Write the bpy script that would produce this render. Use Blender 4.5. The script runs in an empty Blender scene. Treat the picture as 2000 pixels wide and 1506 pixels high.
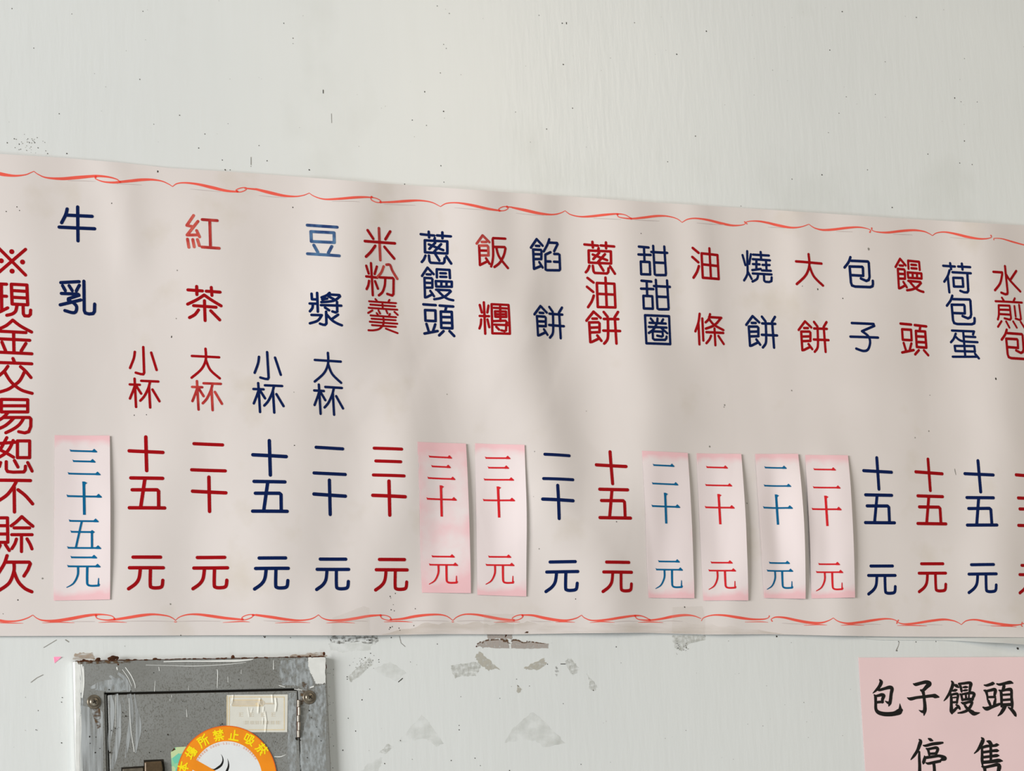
import bpy, bmesh, math, random
from mathutils import Vector, Matrix, noise

random.seed(7)
SC = bpy.context.scene
COL = SC.collection

# ------------------------------------------------------------------ camera
# Long-lens view up at the wall; the wall is the plane y = 0, x to the right, z up.
FPX = 5470.0                       # focal length for a 2000 px wide frame
CX, CY = 1000.0, 753.0
EYE = Vector((0.0, -3.6906, 1.50))


def unit(v):
    return Vector(v).normalized()


EXC = unit((12580, -499, -FPX))    # world x seen from the camera
EZC = unit((-1230, 28953, -FPX))   # world z seen from the camera
EZC = (EZC - EXC * EZC.dot(EXC)).normalized()
EYC = EZC.cross(EXC)
ROT = Matrix((EXC, EYC, EZC))      # camera -> world

cam_data = bpy.data.cameras.new('camera')
cam_data.sensor_width = 36.0
cam_data.lens = FPX / 2000.0 * 36.0
cam_data.clip_start = 0.05
cam = bpy.data.objects.new('camera', cam_data)
COL.objects.link(cam)
cam.matrix_world = Matrix.Translation(EYE) @ ROT.to_4x4()
SC.camera = cam

# ------------------------------------------------------------------ light
SC.view_settings.view_transform = 'Standard'
SC.view_settings.look = 'None'
SC.view_settings.exposure = 0.0
SC.view_settings.gamma = 1.0
SC.view_settings.use_curve_mapping = False

world = bpy.data.worlds.new('world')
SC.world = world
world.use_nodes = True
wbg = world.node_tree.nodes['Background']
wbg.inputs[0].default_value = (1.0, 0.955, 0.88, 1)
wbg.inputs[1].default_value = 0.17


def area(name, loc, target, sx, sy, power, color, spec=1.0):
    l = bpy.data.lights.new(name, 'AREA')
    l.shape = 'RECTANGLE'
    l.size, l.size_y = sx, sy
    l.energy = power
    l.color = color
    l.specular_factor = spec
    o = bpy.data.objects.new(name, l)
    COL.objects.link(o)
    o.location = loc
    o.rotation_euler = (Vector(target) - Vector(loc)).to_track_quat('-Z', 'Y').to_euler()
    return o


area('daylight_opening', (-8.0, -4.4, 2.6), (1.5, 0, 2.0), 4.2, 3.2, 1500, (0.975, 0.985, 1.0))
area('ceiling_tube', (2.72, -2.7, 3.45), (1.75, 0, 2.5), 0.22, 1.0, 13, (1.0, 0.86, 0.66), 1.7)
area('warm_bulb', (4.4, -2.0, 2.3), (2.2, 0, 2.1), 0.25, 0.25, 3, (1.0, 0.74, 0.36), 0.0)
area('low_cool_fill', (0.6, -4.2, -0.2), (1.5, 0, 1.7), 3.0, 1.4, 40, (0.82, 0.95, 1.0), 0.2)  # added fill from low in front, cools the lower wall; no real source


# ------------------------------------------------------------------ photo measurements -> wall
def on_plane(u, v, d=0.0):
    """Point (x, z) of the plane d metres in front of the wall that the measurement (u, v) belongs to."""
    w = ROT @ Vector((u - CX, CY - v, -FPX))
    t = (-d - EYE.y) / w.y
    return (EYE.x + w.x * t, EYE.z + w.z * t)


def mpp(u, v):
    a = on_plane(u, v - 5)
    b = on_plane(u, v + 5)
    return math.hypot(a[0] - b[0], a[1] - b[1]) / 10.0


# ------------------------------------------------------------------ materials
def new_mat(name):
    m = bpy.data.materials.new(name)
    m.use_nodes = True
    nt = m.node_tree
    return m, nt, nt.nodes['Principled BSDF']


def srgb(r, g, b):
    f = lambda c: (c / 255 / 12.92) if c / 255 <= 0.04045 else ((c / 255 + 0.055) / 1.055) ** 2.4
    return (f(r), f(g), f(b), 1.0)


def node(nt, kind, **kw):
    n = nt.nodes.new(kind)
    for k, v in kw.items():
        if k.startswith('i_'):
            n.inputs[k[2:].replace('_', ' ')].default_value = v
        else:
            setattr(n, k, v)
    return n


def noise_mix(nt, c1, c2, scale, lo=0.35, hi=0.65, stretch=(1, 1, 1), detail=4, coord='Object'):
    tc = node(nt, 'ShaderNodeTexCoord')
    mp = node(nt, 'ShaderNodeMapping')
    mp.inputs['Scale'].default_value = stretch
    nt.links.new(tc.outputs[coord], mp.inputs['Vector'])
    nz = node(nt, 'ShaderNodeTexNoise')
    nz.inputs['Scale'].default_value = scale
    nz.inputs['Detail'].default_value = detail
    nt.links.new(mp.outputs[0], nz.inputs['Vector'])
    rp = node(nt, 'ShaderNodeValToRGB')
    rp.color_ramp.elements[0].position = lo
    rp.color_ramp.elements[0].color = c1
    rp.color_ramp.elements[1].position = hi
    rp.color_ramp.elements[1].color = c2
    nt.links.new(nz.outputs['Fac'], rp.inputs['Fac'])
    return rp, nz, mp, tc


def mixc(nt, fac, a, b, blend='MIX'):
    m = node(nt, 'ShaderNodeMix')
    m.data_type = 'RGBA'
    m.blend_type = blend
    for val, i in ((fac, 0), (a, 6), (b, 7)):
        if hasattr(val, 'is_linked') or hasattr(val, 'links'):
            nt.links.new(val, m.inputs[i])
        else:
            m.inputs[i].default_value = val
    return m.outputs[2]


def plain(name, col, rough=0.5, spec=0.3, vary=0.0, scale=30, metallic=0.0):
    m, nt, b = new_mat(name)
    b.inputs['Roughness'].default_value = rough
    b.inputs['Specular IOR Level'].default_value = spec
    b.inputs['Metallic'].default_value = metallic
    if vary:
        c2 = tuple(min(1, c * (1 - vary)) for c in col[:3]) + (1,)
        rp, *_ = noise_mix(nt, c2, col, scale)
        nt.links.new(rp.outputs[0], b.inputs['Base Color'])
    else:
        b.inputs['Base Color'].default_value = col
    return m


def bump(nt, b, height, strength, dist=0.002):
    bp = node(nt, 'ShaderNodeBump')
    bp.inputs['Strength'].default_value = strength
    bp.inputs['Distance'].default_value = dist
    nt.links.new(height, bp.inputs['Height'])
    nt.links.new(bp.outputs[0], b.inputs['Normal'])


M = {}


def make_wall_mat():
    m, nt, b = new_mat('painted_plaster')
    rp, nz, mp, tc = noise_mix(nt, (0.685, 0.695, 0.675, 1), (0.725, 0.735, 0.710, 1), 2.2, 0.3, 0.7, (1, 1, 1), 6)
    # faint grey smudges rubbed into the paint
    sm, *_ = noise_mix(nt, (0.94, 0.94, 0.93, 1), (1, 1, 1, 1), 5.5, 0.30, 0.42, (1.0, 1, 0.8), 8)
    st, sn, *_ = noise_mix(nt, (0.988, 0.988, 0.986, 1), (1, 1, 1, 1), 26, 0.3, 0.6, (1.6, 1, 0.18), 5)
    c = mixc(nt, 1.0, rp.outputs[0], sm.outputs[0], 'MULTIPLY')
    c = mixc(nt, 1.0, c, st.outputs[0], 'MULTIPLY')
    nt.links.new(c, b.inputs['Base Color'])
    b.inputs['Roughness'].default_value = 0.31
    b.inputs['Specular IOR Level'].default_value = 0.50
    # brush marks in the paint, mostly upright
    bn = node(nt, 'ShaderNodeTexNoise')
    bn.inputs['Scale'].default_value = 55
    bn.inputs['Detail'].default_value = 6
    m2 = node(nt, 'ShaderNodeMapping')
    m2.inputs['Scale'].default_value = (2.2, 1, 0.35)
    nt.links.new(tc.outputs['Object'], m2.inputs['Vector'])
    nt.links.new(m2.outputs[0], bn.inputs['Vector'])
    big = node(nt, 'ShaderNodeTexNoise')
    big.inputs['Scale'].default_value = 4
    nt.links.new(tc.outputs['Object'], big.inputs['Vector'])
    ad = node(nt, 'ShaderNodeMath', operation='MULTIPLY_ADD')
    nt.links.new(big.outputs['Fac'], ad.inputs[0])
    ad.inputs[1].default_value = 4.0
    nt.links.new(bn.outputs['Fac'], ad.inputs[2])
    bump(nt, b, ad.outputs[0], 0.10, 0.002)
    return m


def make_vinyl_mat():
    m, nt, b = new_mat('banner_vinyl')
    rp, *_ = noise_mix(nt, (0.688, 0.625, 0.590, 1), (0.728, 0.664, 0.630, 1), 5, 0.3, 0.7)
    gr, *_ = noise_mix(nt, (0.92, 0.905, 0.85, 1), (1, 1, 1, 1), 9, 0.28, 0.42, (1, 1, 1), 9)
    c = mixc(nt, 1.0, rp.outputs[0], gr.outputs[0], 'MULTIPLY')
    nt.links.new(c, b.inputs['Base Color'])
    b.inputs['Roughness'].default_value = 0.42
    b.inputs['Specular IOR Level'].default_value = 0.35
    return m


def make_paper_mat(shift=0.0):
    """Pink slip: the middle bleached pale under the tape, the ends still pink."""
    m, nt, b = new_mat('slip_paper')
    uv = node(nt, 'ShaderNodeTexCoord')
    sep = node(nt, 'ShaderNodeSeparateXYZ')
    nt.links.new(uv.outputs['UV'], sep.inputs[0])
    nz = node(nt, 'ShaderNodeTexNoise')
    nz.inputs['Scale'].default_value = 28
    nz.inputs['Detail'].default_value = 3
    nt.links.new(uv.outputs['Object'], nz.inputs['Vector'])

    def edge(out, power):
        a = node(nt, 'ShaderNodeMath', operation='MULTIPLY_ADD')
        nt.links.new(out, a.inputs[0])
        a.inputs[1].default_value = 2
        a.inputs[2].default_value = -1
        ab = node(nt, 'ShaderNodeMath', operation='ABSOLUTE')
        nt.links.new(a.outputs[0], ab.inputs[0])
        p = node(nt, 'ShaderNodeMath', operation='POWER')
        nt.links.new(ab.outputs[0], p.inputs[0])
        p.inputs[1].default_value = power
        return p.outputs[0]
    ex, ey = edge(sep.outputs[0], 6), edge(sep.outputs[1], 12)
    s = node(nt, 'ShaderNodeMath', operation='MULTIPLY_ADD')
    nt.links.new(ex, s.inputs[0])
    s.inputs[1].default_value = 0.14
    nt.links.new(ey, s.inputs[2])
    s2 = node(nt, 'ShaderNodeMath', operation='MULTIPLY_ADD')
    nt.links.new(nz.outputs['Fac'], s2.inputs[0])
    s2.inputs[1].default_value = 0.80
    nt.links.new(s.outputs[0], s2.inputs[2])
    rp = node(nt, 'ShaderNodeValToRGB')
    rp.color_ramp.elements[0].position = 0.60 - shift
    rp.color_ramp.elements[0].color = (0.80, 0.700, 0.690, 1)
    rp.color_ramp.elements[1].position = 0.98 - shift
    rp.color_ramp.elements[1].color = (0.84, 0.520, 0.540, 1)
    nt.links.new(s2.outputs[0], rp.inputs['Fac'])
    nt.links.new(rp.outputs[0], b.inputs['Base Color'])
    b.inputs['Roughness'].default_value = 0.38
    b.inputs['Specular IOR Level'].default_value = 0.35
    return m


def faded_mat(name, c_full, c_faded, lo, hi, scale=60):
    m, nt, b = new_mat(name)
    rp, *_ = noise_mix(nt, c_full, c_faded, scale, lo, hi)
    nt.links.new(rp.outputs[0], b.inputs['Base Color'])
    b.inputs['Roughness'].default_value = 0.45
    return m


def see_through(name, col, lo, hi, scale, stretch=(1, 1, 1), maxa=1.0, rough=0.6, detail=6):
    """Patchy film (dirt, smeared paint, old tape) with gaps between its specks."""
    m, nt, b = new_mat(name)
    b.inputs['Base Color'].default_value = col
    b.inputs['Roughness'].default_value = rough
    b.inputs['Specular IOR Level'].default_value = 0.2
    rp, nz, *_ = noise_mix(nt, (0, 0, 0, 1), (maxa, maxa, maxa, 1), scale, lo, hi, stretch, detail)
    nt.links.new(rp.outputs[0], b.inputs['Alpha'])
    return m


def film(name, col, alpha, rough=0.25):
    m, nt, b = new_mat(name)
    b.inputs['Base Color'].default_value = col
    b.inputs['Alpha'].default_value = alpha
    b.inputs['Roughness'].default_value = rough
    return m


def make_metal_paint():
    m, nt, b = new_mat('grey_enamel')
    rp, nz, mp, tc = noise_mix(nt, (0.185, 0.183, 0.165, 1), (0.255, 0.258, 0.245, 1), 9, 0.3, 0.7, (1, 1, 1), 6)
    gr, *_ = noise_mix(nt, (0.66, 0.64, 0.60, 1), (1, 1, 1, 1), 650, 0.36, 0.50, (1, 1, 0.7), 4)
    patch, *_ = noise_mix(nt, (0, 0, 0, 1), (1, 1, 1, 1), 6, 0.36, 0.58)
    g2 = mixc(nt, patch.outputs[0], (1, 1, 1, 1), gr.outputs[0])
    c = mixc(nt, 1.0, rp.outputs[0], g2, 'MULTIPLY')
    nt.links.new(c, b.inputs['Base Color'])
    b.inputs['Roughness'].default_value = 0.42
    b.inputs['Specular IOR Level'].default_value = 0.4
    bump(nt, b, nz.outputs['Fac'], 0.15, 0.002)
    return m


M['wall'] = make_wall_mat()
M['vinyl'] = make_vinyl_mat()
M['slip'] = make_paper_mat()
M['red'] = plain('red_print', srgb(158, 4, 14), 0.5, 0.12, 0.12, 40)
M['navy'] = plain('navy_print', srgb(0, 26, 78), 0.5, 0.12, 0.12, 40)
M['red_worn'] = faded_mat('worn_red_print', srgb(184, 52, 46), srgb(204, 96, 82), 0.38, 0.66, 70)
M['red_rubbed'] = faded_mat('rubbed_red_print', srgb(160, 10, 18), srgb(196, 66, 56), 0.42, 0.64, 45)
M['navy_worn'] = faded_mat('worn_navy_print', srgb(8, 48, 104), srgb(84, 124, 160), 0.40, 0.68, 45)
M['coral'] = plain('coral_print', srgb(238, 96, 80), 0.5, 0.15, 0.08, 50)
M['coral_deep'] = plain('deep_coral_print', srgb(232, 60, 48), 0.5, 0.15)
M['hairline'] = plain('grey_hairline_print', srgb(196, 184, 180), 0.45, 0.3)
M['slip_red'] = plain('slip_red_ink', srgb(214, 34, 42), 0.45, 0.15, 0.1, 60)
M['slip_blue'] = plain('slip_blue_ink', srgb(0, 98, 144), 0.45, 0.15, 0.1, 60)
M['black'] = plain('black_ink', srgb(18, 18, 18), 0.5, 0.3)
M['speck'] = plain('dark_dirt', srgb(62, 58, 52), 0.8, 0.1)
M['speck_soft'] = plain('grey_dirt', srgb(140, 136, 128), 0.8, 0.1)
M['notice'] = plain('pink_sheet', (0.84, 0.620, 0.615, 1), 0.55, 0.2, 0.04, 8)
M['enamel'] = make_metal_paint()
M['gap'] = plain('dark_gap', srgb(40, 36, 30), 0.8, 0.1)  # dark colour puts shade in the door gap; also slots and grime spots
M['white_paint'] = plain('white_overpaint', (0.78, 0.78, 0.74, 1), 0.4, 0.35, 0.12, 60)
M['smear'] = see_through('smeared_paint', (0.46, 0.48, 0.48, 1), 0.30, 0.60, 170, (1.7, 1, 0.08), 0.85, 0.45)
M['smear_flat'] = see_through('dabbed_paint', (0.47, 0.50, 0.505, 1), 0.34, 0.62, 230, (1, 1, 0.5), 0.72, 0.45)
M['rust'] = plain('rust', srgb(84, 50, 32), 0.85, 0.1, 0.5, 200)
M['grime'] = see_through('brown_grime', srgb(96, 74, 52), 0.42, 0.62, 160, (1, 1, 1.4), 0.9, 0.8)
M['tan_smear'] = see_through('tan_smear', srgb(176, 156, 136), 0.30, 0.60, 130, (0.6, 1, 1.5), 0.85, 0.8)
M['bronze'] = plain('bronze_metal', srgb(134, 124, 108), 0.36, 0.5, 0.35, 160, 0.6)
M['brown_metal'] = plain('brown_lacquer', srgb(98, 80, 58), 0.35, 0.5, 0.35, 150, 0.3)
M['steel'] = plain('worn_steel', srgb(176, 168, 156), 0.35, 0.5, 0.30, 160, 0.6)
M['old_paper'] = plain('yellowed_paper', (0.72, 0.70, 0.62, 1), 0.55, 0.25, 0.06, 60)
M['ochre'] = plain('faded_ochre_print', srgb(228, 208, 168), 0.6, 0.2, 0.12, 90)
M['pale_print'] = plain('faded_tan_print', srgb(214, 202, 180), 0.6, 0.2, 0.1, 90)
M['orange'] = plain('orange_print', srgb(246, 146, 28), 0.35, 0.4, 0.10, 30)
M['orange_deep'] = plain('red_orange_print', srgb(236, 104, 24), 0.35, 0.4, 0.05, 30)
M['yellow'] = plain('yellow_print', srgb(250, 226, 20), 0.4, 0.3)
M['white_print'] = plain('white_sticker', (0.78, 0.79, 0.78, 1), 0.35, 0.35, 0.04, 30)
M['peach_print'] = plain('peach_small_print', srgb(236, 170, 142), 0.5, 0.3)


def make_green():
    m, nt, b = new_mat('green_sticker_print')
    tc = node(nt, 'ShaderNodeTexCoord')
    vo = node(nt, 'ShaderNodeTexVoronoi')
    vo.inputs['Scale'].default_value = 95
    nt.links.new(tc.outputs['Object'], vo.inputs['Vector'])
    sp = node(nt, 'ShaderNodeSeparateColor')
    nt.links.new(vo.outputs['Color'], sp.inputs[0])
    rp = node(nt, 'ShaderNodeValToRGB')
    rp.color_ramp.interpolation = 'CONSTANT'
    e = rp.color_ramp.elements
    e[0].color = srgb(112, 200, 170)
    e[1].position = 0.5
    e[1].color = srgb(146, 206, 160)
    x = e.new(0.78)
    x.color = srgb(196, 214, 160)
    nt.links.new(sp.outputs[0], rp.inputs['Fac'])
    nt.links.new(rp.outputs[0], b.inputs['Base Color'])
    b.inputs['Roughness'].default_value = 0.4
    return m


M['green'] = make_green()
M['residue_grey'] = see_through('grey_glue', srgb(176, 175, 165), 0.34, 0.74, 170, (1, 1, 1), 0.62, 0.8)
M['residue_tan'] = see_through('tan_glue', srgb(186, 181, 168), 0.22, 0.55, 170, (1, 1, 1), 0.85, 0.8)
M['residue_brown'] = see_through('brown_glue', srgb(172, 162, 154), 0.20, 0.52, 230, (1, 1, 1), 0.90, 0.8)
M['residue_dark'] = see_through('dark_glue', srgb(96, 70, 50), 0.38, 0.55, 220, (1, 1, 1), 0.95, 0.8)
M['residue_pale'] = see_through('pale_glue', srgb(190, 191, 182), 0.38, 0.75, 45, (1, 1, 1), 0.34, 0.7)
M['smudge'] = see_through('black_smudge', srgb(104, 102, 96), 0.44, 0.72, 180, (0.7, 1, 1.5), 0.85, 0.8)
M['edge_grime'] = see_through('tan_edge_grime', srgb(178, 162, 132), 0.40, 0.75, 38, (0.25, 1, 1.6), 0.26, 0.7)
M['tape'] = film('aged_clear_tape', (0.58, 0.53, 0.44, 1), 0.10, 0.35)
M['strip'] = plain('off_white_film', (0.68, 0.69, 0.66, 1), 0.45, 0.3, 0.04, 20)
M['slip_pinker'] = make_paper_mat(0.30)
M['pink_scrap'] = plain('bright_pink_paper', srgb(250, 150, 182), 0.6, 0.2)


# ------------------------------------------------------------------ mesh building
def thicken(o, t):
    s = o.modifiers.new('thickness', 'SOLIDIFY')
    s.thickness = t
    s.offset = -1
    e = o.modifiers.new('crisp_edge', 'EDGE_SPLIT')
    e.split_angle = 0.6


class Buf:
    """Collects points (x, z, offset in front of the wall) for one mesh."""

    def __init__(self):
        self.v, self.f, self.mi, self.uv = [], [], [], {}
        self.mats = []

    def slot(self, key):
        if key not in self.mats:
            self.mats.append(key)
        return self.mats.index(key)

    def add(self, pts, faces, key):
        b = len(self.v)
        self.v.extend(pts)
        s = self.slot(key)
        for f in faces:
            self.f.append([b + i for i in f])
            self.mi.append(s)


def link(name, buf, parent=None, origin=None, smooth=False, solid=0.0):
    """One mesh object; its points become world coordinates (x, -offset, z)."""
    o_ = origin
    if o_ is None:
        if parent is not None:
            o_ = Vector(parent.location)
        else:
            xs = [p[0] for p in buf.v]
            zs = [p[1] for p in buf.v]
            ds = [p[2] for p in buf.v]
            o_ = Vector(((min(xs) + max(xs)) / 2, -min(ds), min(zs)))
    o_ = Vector(o_)
    me = bpy.data.meshes.new(name)
    me.from_pydata([(p[0] - o_.x, -p[2] - o_.y, p[1] - o_.z) for p in buf.v], [], buf.f)
    for k in buf.mats:
        me.materials.append(M[k])
    me.polygons.foreach_set('material_index', buf.mi)
    if smooth:
        me.polygons.foreach_set('use_smooth', [True] * len(buf.f))
    if buf.uv:
        lay = me.uv_layers.new(name='UVMap')
        for lp in me.loops:
            lay.data[lp.index].uv = buf.uv.get(lp.vertex_index, (0.5, 0.5))
    me.update()
    bm = bmesh.new()
    bm.from_mesh(me)
    if solid == 0.0:
        for f in bm.faces:               # single-sided print and paper face the room
            f.normal_update()
            if f.normal.y > 1e-6:
                f.normal_flip()
    else:
        bmesh.ops.recalc_face_normals(bm, faces=bm.faces)
    bm.to_mesh(me)
    bm.free()
    ob = bpy.data.objects.new(name, me)
    COL.objects.link(ob)
    if parent is not None:
        ob.parent = parent
        ob.location = o_ - Vector(parent.location)
    else:
        ob.location = o_
    return ob


def empty(name, loc):
    o = bpy.data.objects.new(name, None)
    o.empty_display_size = 0.05
    COL.objects.link(o)
    o.location = loc
    return o


def tag(o, label, cat=None, group=None, kind=None):
    o['label'] = label
    if cat:
        o['category'] = cat
    if group:
        o['group'] = group
    if kind:
        o['kind'] = kind
    return o


LAYER = [0]


def lift():
    LAYER[0] = (LAYER[0] + 1) % 40
    return 0.000004 * LAYER[0]


def resample(pts, step):
    out = [pts[0]]
    for a, b in zip(pts, pts[1:]):
        n = max(1, int(math.ceil(math.hypot(b[0] - a[0], b[1] - a[1]) / step)))
        for i in range(1, n + 1):
            t = i / n
            out.append(tuple(a[k] + (b[k] - a[k]) * t for k in range(3)))
    return out


def catmull(pts, n=7):
    P = [pts[0]] + list(pts) + [pts[-1]]
    out = []
    for i in range(1, len(P) - 2):
        p0, p1, p2, p3 = P[i - 1], P[i], P[i + 1], P[i + 2]
        for j in range(n):
            t = j / n
            out.append(tuple(0.5 * ((2 * p1[k]) + (p2[k] - p0[k]) * t + (2 * p0[k] - 5 * p1[k] + 4 * p2[k] - p3[k]) * t * t
                             + (3 * p1[k] - p0[k] - 3 * p2[k] + p3[k]) * t ** 3) for k in range(len(p1))))
    out.append(pts[-1])
    return out


def disc(buf, x, z, r, surf, key, n=14):
    e = lift()
    pts = [(x + r * math.cos(2 * math.pi * i / n), z + r * math.sin(2 * math.pi * i / n)) for i in range(n)]
    buf.add([(p[0], p[1], surf(p[0], p[1]) + e) for p in pts], [list(range(n))], key)


def ribbon(buf, pts, surf, key, caps=True, step=0.005):
    """Stroke of varying width laid on a surface; pts = (x, z, width)."""
    if len(pts) == 1:
        disc(buf, pts[0][0], pts[0][1], pts[0][2] / 2, surf, key)
        return
    runs, cur = [], [pts[0]]
    for i in range(1, len(pts)):
        cur.append(pts[i])
        if i < len(pts) - 1:
            a = math.atan2(pts[i][1] - pts[i - 1][1], pts[i][0] - pts[i - 1][0])
            b = math.atan2(pts[i + 1][1] - pts[i][1], pts[i + 1][0] - pts[i][0])
            d = abs((b - a + math.pi) % (2 * math.pi) - math.pi)
            if d > 0.5:
                runs.append(cur)
                cur = [pts[i]]
                disc(buf, pts[i][0], pts[i][1], pts[i][2] / 2, surf, key)
    runs.append(cur)
    for run in runs:
        rs = resample(run, step)
        e = lift()
        L, R = [], []
        for i, p in enumerate(rs):
            q0 = rs[max(0, i - 1)]
            q1 = rs[min(len(rs) - 1, i + 1)]
            dx, dz = q1[0] - q0[0], q1[1] - q0[1]
            l = math.hypot(dx, dz) or 1e-9
            nx, nz = -dz / l * p[2] / 2, dx / l * p[2] / 2
            L.append((p[0] + nx, p[1] + nz))
            R.append((p[0] - nx, p[1] - nz))
        n = len(rs)
        vs = [(x, z, surf(x, z) + e) for x, z in L] + [(x, z, surf(x, z) + e) for x, z in R]
        buf.add(vs, [[i, i + 1, n + i + 1, n + i] for i in range(n - 1)], key)
    if caps:
        for p in (pts[0], pts[-1]):
            disc(buf, p[0], p[1], p[2] / 2, surf, key)


def polygon(buf, pts, surf, key, wob=0.0, sub=0):
    """Flat outline on a surface; wob roughens a torn edge."""
    if sub:
        ring = []
        for i, a in enumerate(pts):
            b = pts[(i + 1) % len(pts)]
            for j in range(sub):
                t = j / sub
                ring.append((a[0] + (b[0] - a[0]) * t, a[1] + (b[1] - a[1]) * t))
        pts = [(x + random.uniform(-wob, wob), z + random.uniform(-wob, wob)) for x, z in ring]
    e = lift()
    buf.add([(x, z, surf(x, z) + e) for x, z in pts], [list(range(len(pts)))], key)


def px_poly(pts, d=0.0):
    return [on_plane(u, v, d) for u, v in pts]


# ------------------------------------------------------------------ the wall
bw = bmesh.new()
bmesh.ops.create_cube(bw, size=1.0)
for v in bw.verts:
    v.co = Vector((v.co.x * 5.2 + 1.6, v.co.y * 0.12 + 0.06, v.co.z * 3.2 + 1.6))
wm = bpy.data.meshes.new('wall_back')
bw.to_mesh(wm)
bw.free()
wm.materials.append(M['wall'])
wall = bpy.data.objects.new('wall_back', wm)
COL.objects.link(wall)
wall['kind'] = 'structure'
wall['label'] = 'pale grey painted wall with brush marks and dirt specks'


def flat(d):
    return lambda x, z: d


def text_part(name, bufs, parent):
    """A printed line: an empty part under its thing, one mesh per character."""
    pts = [p for b in bufs for p in b.v]
    o = Vector((sum(p[0] for p in pts) / len(pts), -min(p[2] for p in pts), min(p[1] for p in pts)))
    e = empty(name, o - Vector(parent.location))
    e.parent = parent
    for b in bufs:
        c = link('character', b, None, origin=o)
        c.parent = e
        c.location = (0, 0, 0)
    return e


def hit(u, v, surf):
    """Where the measurement (u, v) meets a surface that stands surf(x, z) in front of the wall."""
    d = 0.006
    for _ in range(4):
        x, z = on_plane(u, v, d)
        d = surf(x, z)
    return on_plane(u, v, d)

# ------------------------------------------------------------------ the banner
DB = 0.005                                      # mean stand-off of the vinyl from the wall
RIDGES = [  # polyline along the fold, spread (px), height (mm)
    ([(205, 300), (238, 380), (250, 470)], 24, 1.1),
    ([(690, 360), (668, 500), (630, 640), (570, 780)], 52, 3.2),
    ([(690, 620), (755, 720), (785, 800), (790, 870)], 50, 3.0),
    ([(640, 880), (600, 1000), (560, 1120)], 55, 2.4),
    ([(932, 372), (945, 560), (1000, 700), (1045, 820), (1080, 930)], 48, 4.0),
    ([(1046, 370), (1044, 480), (1030, 620)], 28, 1.9),
    ([(1225, 480), (1240, 650), (1264, 800), (1250, 950), (1180, 1060)], 54, 3.6),
    ([(1350, 385), (1362, 500), (1370, 600)], 30, 1.8),
    ([(430, 560), (450, 760), (500, 960)], 62, 2.6),
    ([(330, 900), (290, 1040), (270, 1150)], 48, 1.8),
    ([(780, 950), (735, 1080), (700, 1210)], 46, 2.2),
    ([(1550, 400), (1558, 480), (1560, 560)], 26, 1.4),
    ([(1690, 480), (1700, 700), (1740, 900)], 70, 2.2),
    ([(1915, 430), (1940, 640), (1960, 880), (1950, 1100)], 46, 3.2),
    ([(1060, 1010), (1130, 1100), (1190, 1180)], 40, 1.6),
    ([(20, 380), (60, 620), (30, 900)], 60, 2.0),
    ([(1625, 960), (1640, 1120), (1650, 1220)], 30, 1.6),
    ([(845, 1190), (835, 1225), (830, 1245)], 22, 0.9),
    ([(620, 1180), (625, 1215), (630, 1245)], 22, 0.9),
    ([(1430, 1180), (1425, 1215), (1420, 1245)], 26, 1.0),
]
RID = []
for line, sg, amp in RIDGES:
    w = [on_plane(u, v, DB) for u, v in line]
    RID.append((w, sg * 1.12 * mpp(*line[0]), amp * 0.0025))


def banner_h(x, z):
    h = DB
    for w, sg, amp in RID:
        best = 1e9
        for a, b in zip(w, w[1:]):
            dx, dz = b[0] - a[0], b[1] - a[1]
            t = max(0.0, min(1.0, ((x - a[0]) * dx + (z - a[1]) * dz) / (dx * dx + dz * dz)))
            px, pz = a[0] + dx * t - x, a[1] + dz * t - z
            d2 = px * px + pz * pz * 0.35
            best = min(best, d2)
        if best < sg * sg * 9:
            h += amp * math.exp(-best / (2 * sg * sg))
    h += 0.0011 * noise.noise(Vector((x * 7, z * 3.5, 3.1))) + 0.0004 * noise.noise(Vector((x * 19, z * 8, 7.7)))
    return max(0.0015, h)


TOP = [(-130, 291), (0, 300.7), (120, 308), (240, 318), (330, 328), (500, 338.8), (760, 359), (1000, 376), (1250, 393.5), (1500, 409.5), (1750, 426), (2000, 440.5), (2130, 447.5)]
BOT = [(-130, 1243.3), (0, 1242.5), (250, 1241.5), (500, 1240.8), (640, 1241), (730, 1241), (860, 1238.5), (1000, 1239.2), (1130, 1237), (1260, 1236), (1380, 1239.5), (1500, 1238.7), (1620, 1241.5), (1750, 1243.5), (2000, 1245), (2130, 1246)]


def interp(tab, u):
    for (a, va), (b, vb) in zip(tab, tab[1:]):
        if u <= b:
            return va + (vb - va) * (u - a) / (b - a)
    return tab[-1][1]


bb = Buf()
NU, NV = 430, 150
for j in range(NV + 1):
    t = j / NV
    for i in range(NU + 1):
        u = -130 + 2260 * i / NU
        x, z = hit(u, interp(TOP, u) * (1 - t) + interp(BOT, u) * t, banner_h)
        bb.v.append((x, z, banner_h(x, z)))
q = []
for j in range(NV):
    for i in range(NU):
        a = j * (NU + 1) + i
        q.append([a, a + 1, a + NU + 2, a + NU + 1])
bb.f = q
bb.mi = [0] * len(q)
bb.mats = ['vinyl']
banner = empty('menu_banner', (1.72, 0, bb.v[-1][1]))
tag(banner, 'long pink and cream vinyl menu banner with red and navy characters across the wall', 'banner')
sheet = link('vinyl_sheet', bb, banner, smooth=True)
thicken(sheet, 0.0007)


def on_banner(x, z):
    return banner_h(x, z) + 0.00022


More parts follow.
